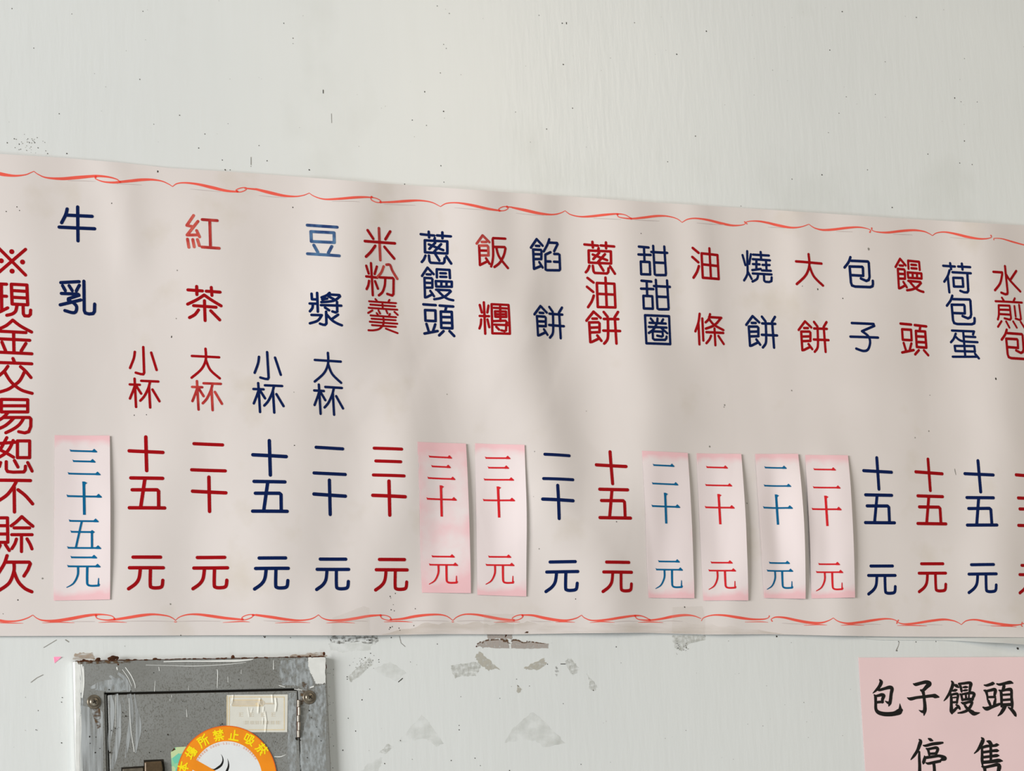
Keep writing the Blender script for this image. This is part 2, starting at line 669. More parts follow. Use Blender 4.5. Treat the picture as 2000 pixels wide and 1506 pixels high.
# ------------------------------------------------------------------ printed characters
# Each entry: measuring frame (u0, v0, magnification), stroke width in that frame, strokes.
# '~' = flowing stroke, 'o' = dot (x,y,diameter), a trailing 'c' closes the stroke.
T3 = 240 / 1506.0
A1, A2, A3 = (0, 480, 6.275), (0, 690, 6.275), (0, 930, 6.275)
TN, TH, TD = (105, 390, 6.275), (350, 405, 6.275), (590, 420, 6.275)
TR, TG, TF = (700, 430, 6.275), (810, 440, 6.275), (920, 440, 6.275)
TX, TY, TZ = (1020, 450, 6.275), (1130, 450, 6.275), (1230, 460, 6.275)
TU, TS, TK = (1340, 460, 6.275), (1440, 470, 6.275), (1830, 490, 6.275)
TW, TB, TP = (1920, 500, 6.275), (235, 660, 9.41), (240, 840, 4.563)
Z5, Z4, Z6 = (0, 660, 3.764), (1500, 380, 3.764), (500, 660, 3.764)
GLYPH = {
 'kome_mark': (A1, 34, '-25,22 312,360;312,45 -25,335;o143,73,62;o147,312,62;o275,200,62;o14,185,62'),
 'xian': (A1, 34, '-45,468 78,472;-45,615 78,620;15,470 20,800;~-60,832 0,808 92,762;137,472 328,482 338,725 147,715c;150,550 325,560;150,632 328,642;~205,735 190,800 150,835 82,853;282,745 285,835 300,860 350,862 371,842 374,790'),
 'jin': (A1, 34, '~155,912 80,975 0,1015 -70,1045;~155,912 250,985 385,1058;-5,1048 315,1065;165,1065 170,1310;-35,1140 362,1160;22,1182 65,1285;315,1198 258,1290;-65,1303 388,1325'),
 'jiao': (A2, 34, '157,65 175,110;-70,112 388,130;~95,160 50,220 -20,280 -60,305;~250,165 310,218 378,298;~50,220 110,320 175,392 270,455 392,492;~300,225 245,330 175,392 90,445 -40,485'),
 'yi': (A2, 34, '14,566 338,570 338,720 14,720c;25,645 325,645;~88,735 40,785 -40,835;45,788 360,788 377,808 375,900 350,962 300,977 228,962;~165,795 110,850 50,895 -30,930;~290,795 240,870 170,925 70,975'),
 'shu': (A2, 34, '82,1035 0,1185 80,1225 165,1275;~160,1070 120,1160 60,1230 -30,1285;-60,1110 200,1090;212,1075 362,1075 362,1280 212,1280c;5,1340 -10,1390;75,1330 75,1420 90,1450 160,1458 290,1455 308,1430 310,1385;175,1315 218,1395;338,1340 392,1445'),
 'bu': (A3, 36, '-60,50 372,55;~195,75 150,150 80,235 -30,310;172,130 176,440;~220,168 310,240 398,340'),
 'she': (A3, 34, '-40,512 90,512 94,812 -40,812c;-30,608 90,608;-30,710 92,710;0,850 -30,905;65,840 112,912;~265,497 200,560 135,610;~265,497 340,565 402,615;172,635 362,635;142,718 392,718;262,720 262,925;~200,772 180,830 145,888;~330,770 365,830 390,892'),
 'qian': (A3, 36, '~85,975 50,1075 -20,1190;75,1055 355,1055 370,1075 340,1150 292,1225;~170,1065 168,1170 110,1310 -10,1400;~170,1170 220,1290 300,1375 388,1418'),
 'niu': (TN, 36, '~163,115 145,185 95,283;155,190 468,205;65,337 500,357;292,90 296,505'),
 'ru': (TN, 35, '85,1017 310,1005;107,1055 140,1115;187,1055 225,1115;312,1050 275,1120;92,1150 295,1158 308,1172 178,1215 178,1235 240,1265;~240,1265 278,1310 270,1370 230,1386 135,1360;78,1290 330,1230;368,1000 372,1360 385,1390 430,1402 480,1397 497,1372 500,1280'),
 'hong': (TH, 31, '175,100 92,222 172,238;228,172 95,340 235,338;212,285 248,362;100,390 117,490;165,395 182,485;222,395 245,470;280,150 465,163;373,165 382,490;278,487 488,502'),
 'cha': (TH, 33, '105,1012 282,1025;212,970 215,1070;330,1028 500,1040;392,982 400,1080;~305,1075 210,1135 102,1187;~305,1075 400,1140 512,1208;175,1205 450,1225;308,1145 316,1388;~235,1258 190,1315 125,1352;385,1268 495,1380'),
 'dou': (TD, 32, '62,125 428,150;106,203 390,218 393,338 112,324c;142,370 190,455;362,385 320,465;65,475 455,500'),
 'jiang': (TD, 28, '115,965 120,1033 180,1035;183,955 192,1185;92,1085 185,1088;~130,1095 125,1140 95,1180;~335,955 300,985 238,1010;330,975 455,982 463,998;~463,998 400,1045 320,1062 235,1068;245,1035 305,1025;322,998 388,1032;230,1105 478,1112;427,1065 430,1183 410,1195 370,1182;280,1135 330,1168;115,1225 240,1228;~240,1228 190,1295 95,1328;293,1185 297,1330 280,1347 255,1345 218,1332;440,1222 365,1275;~305,1225 365,1290 430,1330 485,1352'),
 'mi': (TR, 30, '250,100 267,490;78,258 445,285;112,125 180,228;388,140 330,235;~205,315 150,390 92,448;318,328 438,472'),
 'fen': (TR, 28, '95,560 125,655;153,528 175,920;225,570 198,660;95,690 230,705;~130,745 120,800 100,845;203,750 238,840;~308,568 280,640 235,695;~342,547 385,550 410,610 440,665 475,720;260,702 418,710 430,725 428,905 412,925 352,905;~328,715 322,800 295,880 250,922'),
 'geng': (TR, 22, '207,968 225,990;380,978 368,998;130,995 460,1018;145,1035 450,1057;125,1075 475,1098;293,1010 297,1085;170,1107 118,1138;245,1108 265,1145;340,1108 355,1143;440,1125 480,1162;222,1140 238,1160;385,1150 375,1170;148,1168 460,1190;160,1208 455,1227;138,1245 475,1270;165,1287 458,1308;~303,1180 306,1270 260,1330 190,1350 122,1350;335,1330 478,1385'),
 'cong': (TG, 28, '72,110 238,127;170,80 175,150;272,125 440,137;337,88 338,160;245,158 238,182;122,185 397,198 398,346 124,332c;172,235 348,305;250,215 178,290;322,232 235,328 300,432;~130,372 110,420 85,450;172,372 180,440 195,460 345,468 362,450 365,405;385,380 445,470'),
 'man': (TG, 27, '155,520 88,622;155,520 230,600;145,602 192,604;118,645 205,650 215,665 215,765 128,765;118,645 125,885 145,882 220,845;128,705 212,708;190,805 235,870;270,640 268,540 425,548 430,648;312,588 380,590;312,632 385,634;255,685 452,692 452,755 262,752c;325,690 325,750;388,690 388,752;260,790 430,798 440,812;~440,812 380,865 310,895 238,907;~275,795 350,870 410,905 470,920'),
 'tou': (TG, 29, '105,970 255,980;125,1040 252,1045 255,1175 130,1170c;142,1210 170,1300;250,1215 225,1290;118,1328 278,1297;305,985 470,997;385,1000 375,1045;318,1058 452,1062 460,1264 324,1258c;325,1125 450,1128;328,1195 455,1198;352,1298 298,1350;425,1298 482,1358'),
 'fan': (TF, 27, '140,125 68,225;140,125 222,207;130,205 185,205;98,250 195,250 208,265 212,370 108,370;98,250 108,488 205,440;110,310 205,312;182,405 225,472;418,165 270,158 264,172;~264,172 270,350 262,440 245,505;275,265 410,268 420,285;~420,285 400,370 350,460 285,512;~310,285 345,390 450,525'),
 'tuan': (TF, 26, '105,978 130,1070;155,945 172,1330;212,985 198,1070;105,1112 220,1115;~123,1155 118,1215 102,1265;200,1155 222,1250;250,968 458,978 475,1330 260,1325c;278,1012 435,1020;355,990 358,1175;292,1055 427,1058 430,1125 296,1122c;300,1090 425,1092;275,1175 420,1170 442,1195;285,1218 450,1225;430,1205 428,1288 408,1298 370,1288;308,1245 342,1280'),
 'xian_fill': (TX, 28, '175,108 105,212;175,108 248,188;165,190 208,192;132,235 228,240 234,255 232,352 138,352;132,235 142,472 235,435;145,292 228,294;208,390 248,455;~330,110 305,180 262,258;320,150 425,155 432,170 390,255;345,268 282,298 285,480 300,488 452,490 462,478 455,300 440,290 390,290;290,380 345,382;388,385 455,388'),
 'bing': (TX, 28, '222,928 148,1030;222,928 298,1008;212,1010 258,1013;178,1052 275,1058 287,1072 288,1175 188,1172;178,1052 192,1287 210,1285 285,1250;190,1115 280,1118;265,1213 308,1280;330,940 372,1000;485,948 448,1010;332,1022 488,1033;328,1160 508,1175;~375,1040 378,1200 370,1270 338,1315;452,1040 470,1322'),
 'you': (TY, 28, '108,583 182,640;102,692 178,755;~185,800 160,870 115,942;222,645 437,655 450,945 234,940c;328,580 343,935;235,778 440,788'),
 'tian': (TZ, 28, '142,555 262,565;205,565 212,735;137,652 288,657;165,740 275,745 282,898 171,895c;318,545 338,895 355,905 472,905 475,885 455,552;295,620 490,630;345,750 458,755'),
 'quan': (TZ, 27, '185,978 480,990 495,1332 202,1322c;255,1018 285,1055;~338,1018 330,1075 290,1150 232,1195;408,1028 390,1060;240,1070 440,1080;232,1120 450,1130;385,1135 458,1198;290,1175 400,1180 405,1228 390,1240 335,1228;280,1185 282,1262 300,1278 430,1280 447,1262 450,1240'),
 'tiao': (TU, 27, '~165,960 150,1065 112,1175;150,1080 162,1335;197,1018 210,1288;~292,965 275,1025 238,1065;280,1000 430,1010;~420,1020 345,1100 240,1142;~285,1030 340,1095 455,1160;247,1185 455,1195;347,1140 358,1345;~305,1230 285,1275 248,1320;395,1232 460,1330'),
 'shao': (TS, 26, '63,178 98,300;~120,130 122,250 125,380 115,430 82,488;165,168 145,285;130,385 175,470;192,172 385,183;285,140 290,225;188,228 398,242;190,288 272,292;232,240 232,355;182,362 285,348;308,298 395,300;350,245 358,365;300,365 410,370;188,403 418,415;~255,415 240,470 185,502;325,420 328,490 345,505 390,508 417,496 420,450'),
 'he': (TK, 27, '75,183 218,193;160,152 172,225;258,192 405,200;303,157 312,230;~152,240 130,310 88,378;130,310 150,508;188,262 412,275;198,330 312,333 320,440 206,438c;370,280 382,490 368,510 330,508 285,490'),
 'bao': (TK, 28, '~187,550 165,610 120,672;195,592 398,597 408,612 418,780 408,815 378,828 312,800;178,660 328,662 336,675 340,768 200,762;178,660 195,850 208,885 245,897 425,900 455,888 460,860 458,825'),
 'dan': (TK, 26, '182,977 452,988 440,1025;~228,1015 205,1075 170,1120;~230,1055 270,1090 330,1110 495,1120;320,990 345,1285;335,1050 468,1057;215,1165 456,1168 464,1235 224,1228c;192,1298 480,1298;465,1262 512,1318'),
 'shui': (TW, 27, '125,195 232,202;~232,202 230,245 205,340 145,420;267,125 300,445 296,465 270,470 222,450;405,185 335,290;~275,215 330,300 455,435'),
 'jian': (TW, 24, '230,512 255,550;388,520 370,560;152,555 475,572;190,605 325,610 342,765 328,782 262,765;~190,605 192,720 180,778;195,658 325,662;195,712 330,720;383,615 398,740;440,600 463,772 448,785 398,768;225,800 182,868;282,803 322,878;368,803 412,878;460,808 505,880'),
 'zi': (Z4, 16.5, '615,945 775,952 780,966 690,1005;~690,1005 735,1040 750,1085 735,1138 700,1150 648,1133;605,1045 808,1052'),
 'da': (Z5, 16, '1410,133 1610,143;~1510,80 1512,160 1480,230 1408,293;~1512,160 1545,235 1615,298'),
 'xiao': (TB, 41, '~265,258 245,380 178,553;420,170 436,640 420,670 370,665 282,640;566,272 665,590'),
 'bei': (TB, 40, '260,750 287,1270;172,856 355,863;~262,890 230,980 175,1115;295,890 380,1025;382,790 695,803;~540,825 510,930 440,1070 365,1155;525,900 546,1280;588,950 716,1165'),
 'ten': (TP, 27, '203,62 211,362;55,186 355,200'),
 'five': (TP, 27, '70,427 353,431;82,533 303,533 317,546 318,688;195,435 158,685;57,693 372,695'),
 'yuan': (TP, 27, '90,1133 335,1133;58,1228 360,1228;~155,1232 143,1320 110,1372 50,1415;~245,1232 243,1375 255,1402 300,1407 345,1395 355,1340'),
 'two': (Z5, 21, '1425,778 1635,787;1408,970 1655,978'),
 'three': (Z6, 20, '868,811 1070,818;880,905 1063,911;862,1008 1088,1015'),
}
CACHE = {}


def glyph(name):
    if name in CACHE:
        return CACHE[name]
    (u0, v0, s), width, text = GLYPH[name]
    width *= 1.17
    strokes = []
    for st in text.split(';'):
        smooth = st.startswith('~')
        dot = st.startswith('o')
        st = st.lstrip('~o')
        closed = st.endswith('c')
        st = st.rstrip('c')
        if dot:
            x, y, d = (float(q) for q in st.split(','))
            pts = [(x, y, d)]
        else:
            pts = [tuple(float(q) for q in p.split(',')) + (width,) for p in st.split()]
        if smooth and len(pts) > 2:
            pts = catmull(pts)
        if closed:
            pts = pts + [pts[0]]
        strokes.append((pts, closed))
    out = []
    xs, ys = [], []
    for pts, closed in strokes:
        w = []
        for x, y, d in pts:
            u, v = u0 + x / s, v0 + y / s
            X, Zz = hit(u, v, banner_h)
            w.append((X, Zz, d / s * mpp(u, v)))
            xs.append(X)
            ys.append(Zz)
        out.append((w, closed))
    cx, cz, h = (min(xs) + max(xs)) / 2, (min(ys) + max(ys)) / 2, max(ys) - min(ys)
    CACHE[name] = (out, cx, cz, h)
    return CACHE[name]


def write(buf, name, key, at=None, surf=on_banner, worn=None):
    """Print a character where it was measured, or again at (u, v) with height h px."""
    out, cx, cz, h = glyph(name)
    k, X, Zz = 1.0, cx, cz
    if at is not None:
        u, v, hp = at
        X, Zz = hit(u, v, banner_h)
        k = hp * mpp(u, v) / h
    for i, (pts, closed) in enumerate(out):
        kk = key
        if worn and i in worn[0]:
            kk = worn[1]
        w = [(X + (x - cx) * k, Zz + (z - cz) * k, wd * k) for x, z, wd in pts]
        ribbon(buf, w, surf, kk)


COLUMNS = [
    # part name, colour, note, [(glyph, place or None, worn)]
    ('payment_note', 'red', 'red column about paying cash, at the left end', [('kome_mark', None), ('xian', None), ('jin', None), ('jiao', None), ('yi', None), ('shu', None), ('bu', None), ('she', None), ('qian', None)]),
    ('item_name', 'navy', 'navy item name of two characters, milk', [('niu', None), ('ru', None)]),
    ('item_name', 'red', 'red item name, black tea, its upper character rubbed pale', [('hong', None, (range(0, 6), 'red_worn'), 'red_rubbed'), ('cha', None)]),
    ('item_name', 'navy', 'navy item name, soy milk, its upper character worn pale blue', [('dou', None, (range(0, 5), 'navy_worn')), ('jiang', None)]),
    ('item_name', 'red', None, [('mi', None, ((0,), 'red_rubbed')), ('fen', None, ((6, 7), 'red_rubbed')), ('geng', None)]),
    ('item_name', 'navy', None, [('cong', None), ('man', None), ('tou', None)]),
    ('item_name', 'red', None, [('fan', None, ((0, 1, 2, 3), 'red_rubbed')), ('tuan', None)]),
    ('item_name', 'navy', None, [('xian_fill', None), ('bing', None)]),
    ('item_name', 'red', None, [('cong', (1171.4, 503.4, 60.5)), ('you', None), ('bing', (1178, 639.9, 62))]),
    ('item_name', 'navy', None, [('tian', (1275.6, 508.6, 57.5)), ('tian', None), ('quan', None)]),
    ('item_name', 'red', None, [('you', (1377.9, 514.2, 59)), ('tiao', None)]),
    ('item_name', 'navy', None, [('shao', None), ('bing', (1487.5, 648.2, 60.5))]),
    ('item_name', 'red', None, [('da', (1580, 526.4, 59.2)), ('bing', (1589, 657.6, 58.5))]),
    ('item_name', 'navy', None, [('bao', (1676.9, 531.7, 56.5)), ('zi', None)]),
    ('item_name', 'red', None, [('man', (1775.4, 537.6, 60.9)), ('tou', (1785.4, 663.1, 57.8))]),
    ('item_name', 'navy', None, [('he', None), ('bao', None), ('dan', None)]),
    ('item_name', 'red', None, [('shui', None), ('jian', None), ('bao', (1980.5, 672.6, 54.7))]),
    ('cup_size', 'red', None, [('xiao', None), ('bei', None)]),
    ('cup_size', 'red', 'red cup size, its lower character rubbed pale', [('da', None), ('bei', (404.1, 772.9, 55.8), (range(0, 8), 'red_rubbed'))]),
    ('cup_size', 'navy', None, [('xiao', (522, 714.2, 53.1)), ('bei', (524.2, 777.2, 56.6))]),
    ('cup_size', 'navy', None, [('da', (639.7, 718, 56.6)), ('bei', (641.6, 780.9, 57))]),
    ('price', 'red', None, [('ten', None), ('five', None), ('yuan', None)]),
    ('price', 'red', None, [('two', None), ('ten', (408.1, 965.5, 66.4)), ('yuan', (410, 1119.4, 61.3))]),
    ('price', 'navy', None, [('ten', (526.6, 894.3, 66.7)), ('five', (526.6, 969.8, 57.7)), ('yuan', (530.3, 1120, 60.5))]),
    ('price', 'navy', None, [('two', (643.2, 900.2, 50.5)), ('ten', (643.7, 971.4, 66.2)), ('yuan', (648.8, 1122, 60))]),
    ('price', 'red', None, [('three', None), ('ten', (760, 973, 65.6)), ('yuan', (764, 1122.8, 60))]),
    ('price', 'navy', None, [('two', (1089.5, 912, 48)), ('ten', (1090.6, 980.3, 64)), ('yuan', (1096.9, 1126.3, 57.5))]),
    ('price', 'red', None, [('ten', (1193.4, 913.7, 62.4)), ('five', (1199.8, 984, 55.5)), ('yuan', (1205.8, 1126.8, 57.5))]),
    ('price', 'navy', None, [('ten', (1714.1, 924.8, 60.8)), ('five', (1717, 994.2, 53.7)), ('yuan', (1721.5, 1133, 55))]),
    ('price', 'red', None, [('ten', (1814.3, 927.5, 60.8)), ('five', (1818, 996.3, 53.4)), ('yuan', (1820.3, 1128.5, 54.8))]),
    ('price', 'navy', None, [('ten', (1912.3, 930.4, 60.6)), ('five', (1916, 999, 53.4)), ('yuan', (1918.7, 1130, 54.5))]),
    ('price', 'red', None, [('ten', (2008.8, 933.5, 60)), ('five', (2012.7, 1000.5, 53)), ('yuan', (2014.5, 1131.5, 54))]),
]
for pname, key, note, chars in COLUMNS:
    made = []
    for ch in chars:
        bf = Buf()
        write(bf, ch[0], ch[3] if len(ch) > 3 else key, ch[1], worn=ch[2] if len(ch) > 2 else None)
        made.append(bf)
    ob = text_part(pname, made, banner)
    ob['label'] = note or ('navy printed characters' if key == 'navy' else 'red printed characters')

# ribbon borders: (frame, points x,y,width; '|' starts a new stroke)
BORDER_TOP = [
 ((0, 280, 3.764), ['-60,200,16 0,224,22 100,238,13 180,232,7 220,218,5 248,205,3',
   '248,205,3 280,228,5 340,252,9 450,260,17 560,252,20 650,244,17 720,240,14 800,248,10 860,265,6 880,285,5',
   '700,243,8 705,262,5 760,282,8 830,288,12 880,284,14 960,276,17 1040,268,17 1120,267,12 1190,278,7 1240,300,5 1268,318,3',
   '1268,318,3 1300,296,6 1360,290,9 1450,300,14 1560,325,19 1660,348,15 1745,356,9',
   '1745,356,7 1735,343,5 1770,328,5 1808,326,5 1806,342,5 1775,356,5 1745,358,6', '1800,330,7 1882,338,12']),
 ((500, 300, 3.764), ['0,262,13 100,287,19 200,309,15 290,315,8 350,306,5 390,290,3',
   '390,290,3 430,315,5 500,335,8 600,333,13 720,323,15 800,320,11 845,322,7',
   '842,322,6 850,342,5 885,358,5 915,358,6 912,344,5 880,328,5 845,321,6',
   '910,358,8 1000,356,12 1100,349,15 1200,345,10 1290,358,6 1355,390,3',
   '1355,390,3 1400,366,6 1480,362,8 1580,378,15 1700,405,15 1795,420,9',
   '1790,420,6 1785,407,5 1815,391,5 1850,391,5 1850,406,5 1825,419,5 1790,421,6', '1850,392,7 1882,394,8']),
 ((1000, 350, 3.764), ['0,208,10 100,229,18 200,251,16 290,260,9 350,251,6 390,232,3',
   '390,232,3 430,260,6 500,275,8 580,273,13 680,262,14 770,255,9 830,262,5 875,288,5',
   '772,258,6 790,280,5 875,290,9 960,283,13 1060,271,13 1140,272,8 1210,290,5 1250,318,3',
   '1250,318,3 1290,295,6 1350,288,8 1440,300,13 1540,325,15 1620,340,11 1690,337,5 1715,325,4 1710,314,8',
   '1726,328,8 1722,315,4 1760,308,6 1820,310,10 1885,322,13']),
 ((1500, 380, 3.764), ['0,208,13 80,228,16 170,243,11 240,238,6 300,218,3',
   '300,218,3 340,245,6 400,260,11 480,257,14 580,245,13 660,240,9 720,248,5 752,262,4 748,277,9',
   '762,247,9 765,262,4 800,275,6 880,279,12 980,268,14 1070,262,12 1140,270,8 1180,285,5 1208,302,3',
   '1208,302,3 1240,282,5 1300,276,8 1380,290,13 1460,310,15 1540,324,11 1600,325,7 1640,315,4 1638,300,8',
   '1660,332,6 1665,322,4 1720,325,6 1800,348,10 1890,372,8 1990,390,12']),
]
BORDER_LOW = [
 ((0, 1000, 4.0), ['-100,826,16 0,849,17 60,855,12 140,850,8 210,830,6 255,805,3',
   '255,805,3 290,832,5 340,848,10 430,850,16 540,836,20 660,813,18 745,802,13 810,802,8 870,812,5 895,832,5',
   '745,803,6 760,832,5 830,845,8 890,841,13 990,827,17 1100,809,18 1200,800,12 1300,811,8 1345,828,5 1370,848,3',
   '1370,848,3 1400,822,5 1460,803,8 1540,800,13 1640,812,18 1760,829,17 1893,841,11',
   '1890,842,7 1893,822,5 1935,804,5 1977,803,5 1965,824,5 1925,840,5 1890,843,6', '1970,805,7 2000,805,10']),
 ((500, 1000, 4.0), ['0,805,13 120,822,18 240,840,16 340,847,10 420,838,7 460,822,5 487,803,3',
   '487,803,3 520,830,5 580,846,10 680,845,15 780,831,17 880,813,15 972,806,9',
   '970,808,7 985,832,5 1030,846,5 1054,842,6 1045,822,5 1010,808,5 970,806,6',
   '1050,842,9 1140,835,13 1240,816,17 1340,804,14 1430,802,10 1490,815,6 1537,848,3',
   '1537,848,3 1570,820,5 1630,800,8 1720,802,12 1820,820,17 1920,838,17 2010,846,11']),
 ((1000, 1000, 4.0), ['2,846,7 5,826,5 42,808,5 84,804,6 78,826,5 45,843,5 5,847,6', '80,805,7 160,808,13 250,828,18 350,845,17 430,846,10 500,830,6 542,806,3',
   '542,806,3 570,830,5 630,848,8 740,842,13 850,825,15 960,810,11 1020,815,6 1072,840,5',
   '960,812,6 985,838,5 1070,846,10 1160,836,13 1260,816,17 1350,806,14 1420,812,8 1475,832,4',
   '1480,850,4 1500,825,5 1570,806,8 1660,808,13 1770,825,17 1870,838,13 1960,838,8 2000,828,4 2010,813,8']),
 ((1500, 1000, 4.0), ['32,853,8 25,838,4 60,822,8 130,826,13 220,846,17 320,864,17 410,866,11 470,850,6 510,828,3',
   '510,828,3 550,855,6 620,870,11 720,862,15 820,846,15 910,835,10 970,838,6 1005,852,5 1006,870,8',
   '1018,846,8 1015,862,5 1060,875,8 1150,870,13 1270,851,15 1370,840,13 1440,848,8 1480,862,5 1510,880,3',
   '1510,880,3 1550,850,6 1620,842,10 1720,860,15 1830,878,15 1920,884,11 1975,878,5 1985,862,6',
   '1985,893,7 1978,880,4 2020,868,6 2120,872,12 2240,890,12']),
]
# thin slivers and hairlines printed just below the ribbons
SLIVER = [((0, 1000, 4.0), ['0,866,4 90,868,5 180,870,1', '330,867,1 450,861,6 580,866,1', '770,864,1 890,858,6 990,864,1', '1740,864,1 1880,856,6 1950,860,1', '1360,857,3 1370,860,4 1380,857,3']),
 ((500, 1000, 4.0), ['150,868,1 300,861,6 420,865,1', '550,868,1 660,861,6 770,868,1', '1000,859,1 1120,855,6 1220,861,1', '1860,862,1 1960,858,5 2000,859,4', '1530,857,3 1537,860,4 1544,857,3']),
 ((1000, 1000, 4.0), ['0,858,4 60,860,1', '340,861,1 420,858,6 490,862,1', '610,865,1 700,857,6 800,863,1', '985,863,1 1080,859,6 1180,864,1', '1820,860,1 1940,858,4 2000,862,1']),
 ((1500, 1000, 4.0), ['280,886,1 390,880,6 460,884,1', '570,886,1 650,881,6 750,886,1', '1010,888,1 1120,886,6 1240,891,1', '1740,891,1 1860,892,6 1940,898,1'])]
HAIR = [((0, 280, 3.764), ['500,274,2 620,276,3 700,280,1', '860,297,2 940,300,3 1040,306,1', '1400,336,1 1500,345,3 1620,356,1']),
 ((500, 300, 3.764), ['20,308,1 120,318,3 220,324,1', '560,352,1 680,350,3 760,354,1', '940,372,1 1050,376,3 1170,380,1', '1460,398,1 1560,406,3 1680,414,1']),
 ((1000, 350, 3.764), ['30,250,1 130,260,3 230,266,1', '600,288,1 700,291,3 800,296,1', '900,300,1 1000,304,3 1080,307,1', '1360,322,1 1460,330,3 1560,336,1']),
 ((1500, 380, 3.764), ['0,240,1 60,242,3 120,246,1', '500,270,1 560,272,3 620,274,1', '920,292,1 1000,294,3 1060,297,1', '1340,315,1 1420,322,3 1500,328,1']),
 ((0, 1000, 4.0), ['560,857,1 680,856,3 740,856,1', '950,856,1 1150,852,3 1350,856,1', '1390,856,1 1560,852,3 1720,855,1']),
 ((500, 1000, 4.0), ['60,850,1 160,854,3 240,855,1', '700,856,1 800,852,3 870,855,1', '1140,852,1 1320,849,3 1500,853,1', '1570,853,1 1700,849,3 1830,853,1']),
 ((1000, 1000, 4.0), ['150,852,1 220,856,3 300,857,1', '800,858,1 900,853,3 980,855,1', '1150,857,1 1240,851,3 1330,855,1']),
 ((1500, 1000, 4.0), ['110,869,1 200,874,3 300,876,1', '700,880,1 800,876,3 880,879,1', '1180,883,1 1280,880,3 1360,883,1', '1640,881,1 1730,888,3 1800,889,1'])]


def strokes_from(buf, table, key, surf=on_banner, smooth=True):
    for (u0, v0, s), lines in table:
        for ln in lines:
            pts = [tuple(float(q) for q in p.split(',')) for p in ln.split()]
            w = []
            for x, y, wd in (catmull(pts, 8) if smooth and len(pts) > 2 else pts):
                u, v = u0 + x / s, v0 + y / s
                X, Zz = hit(u, v, surf)
                w.append((X, Zz, max(wd * 1.15 + 1.2, 0.8) / s * mpp(u, v)))
            ribbon(buf, w, surf, key)


KNOTS_TOP = [(186.5, 345.5), (234, 355.5), (463, 374), (725.5, 385), (743, 395), (975, 411.5), (990, 404), (1205.5, 418.5), (1232, 427)]
KNOTS_LOW = [(187, 1202), (223, 1209.5), (473, 1210), (494, 1201.5), (743, 1202), (763, 1210.5), (1003, 1211.5), (1020, 1202), (1240, 1203), (1268, 1211)]
for table, knots, extra in ((BORDER_TOP, KNOTS_TOP, HAIR[:4]), (BORDER_LOW, KNOTS_LOW, HAIR[4:])):
    bf = Buf()
    strokes_from(bf, extra, 'hairline')
    if table is BORDER_LOW:
        strokes_from(bf, SLIVER, 'coral')
    strokes_from(bf, table, 'coral')
    for u, v in knots:
        X, Zz = hit(u, v, banner_h)
        disc(bf, X, Zz, 2.2 * mpp(u, v), lambda x, z: on_banner(x, z) + 0.0002, 'coral_deep')
    ob = link('ribbon_border', bf, banner)
    ob['label'] = 'coral ribbon border along the ' + ('top' if table is BORDER_TOP else 'lower') + ' edge'


def specks(buf, spots, surf, key, d=0.0):
    for u, v, r in spots:
        X, Zz = hit(u, v, surf)
        rr = r * mpp(u, v)
        n = 7
        a0 = random.random() * 6
        sq = random.uniform(0.6, 1.0)
        pts = []
        for i in range(n):
            a = a0 + 2 * math.pi * i / n
            k = rr * random.uniform(0.7, 1.15)
            pts.append((X + k * math.cos(a) * sq, Zz + k * math.sin(a)))
        e = lift()
        buf.add([(x, z, surf(x, z) + e) for x, z in pts], [list(range(n))], key)


bf = Buf()
specks(bf, [(308, 335, 2.6), (335, 658, 2.2), (286, 810, 1.3), (262, 811, 1.5), (1945, 740, 2.6), (572, 405, 1.5), (33, 404, 1.3), (38, 411, 1.1), (12, 413, 1.3), (218, 397, 1.6),
            (35, 1172, 1.4), (6, 1199, 1.1), (762, 1165, 1.4), (772, 1159, 1.3), (763, 1168, 1.2), (770, 1193, 1.2), (768, 1181, 1.0), (764, 1191, 1.4), (811, 1189, 1.3), (762, 1226, 1.7), (766, 1224, 1.2), (760, 1229, 1.3),
            (779, 1227, 1.2), (781, 1231, 1.0), (808, 1222, 1.3), (1597, 565, 2.0), (1567, 559, 1.2), (1646, 583, 1.4), (1044, 882, 1.2), (1204, 1019, 1.4), (1124, 1170, 1.2), (1337, 1186, 1.6), (353, 1241, 1.4), (1252, 456, 1.0), (575, 870, 1.2), (1145, 803, 0.9)],
       on_banner, 'speck')
specks(bf, [(1696, 486, 3.0), (1816, 772, 1.1), (1546, 763, 1.6), (1814, 842, 1.8), (1787, 855, 1.8), (333, 1180, 2.2), (650, 770, 1.2), (574, 766, 1.0), (344, 622, 1.6), (346, 528, 1.5), (1053, 1072, 1.3), (1042, 970, 0.9),
            (873, 770, 1.3), (1459, 983, 1.6), (1386, 872, 2), (1415, 791, 2), (83, 1130, 2.0), (1414, 795, 1.4)], on_banner, 'speck_soft')
ob = link('fly_specks', bf, banner)
ob['kind'] = 'stuff'
ob['label'] = 'tiny dark dirt specks'
bf = Buf()
strokes_from(bf, [((1500, 750, 3.764), ['1372,625,3 1376,645,4 1381,668,2'])], 'speck_soft')
ob = link('scratch', bf, banner)
ob['label'] = 'short grey scratch'
bf = Buf()
GU, GV = 110, 8
for i in range(GU + 1):
    u = 742 + 790 * i / GU
    vb = interp(BOT, u) - 0.8
    vt = 1217 + 3 * math.sin(i * 0.9) + random.uniform(-1.5, 1.5)
    vt = vb - (vb - vt) * min(1.0, i / 14, (GU - i) / 22)
    for j in range(GV + 1):
        x, z = hit(u, vt + (vb - vt) * j / GV, banner_h)
        bf.v.append((x, z, banner_h(x, z) + 0.0004))
bf.f = [[i * (GV + 1) + j, (i + 1) * (GV + 1) + j, (i + 1) * (GV + 1) + j + 1, i * (GV + 1) + j + 1] for i in range(GU) for j in range(GV)]
bf.mi = [0] * len(bf.f)
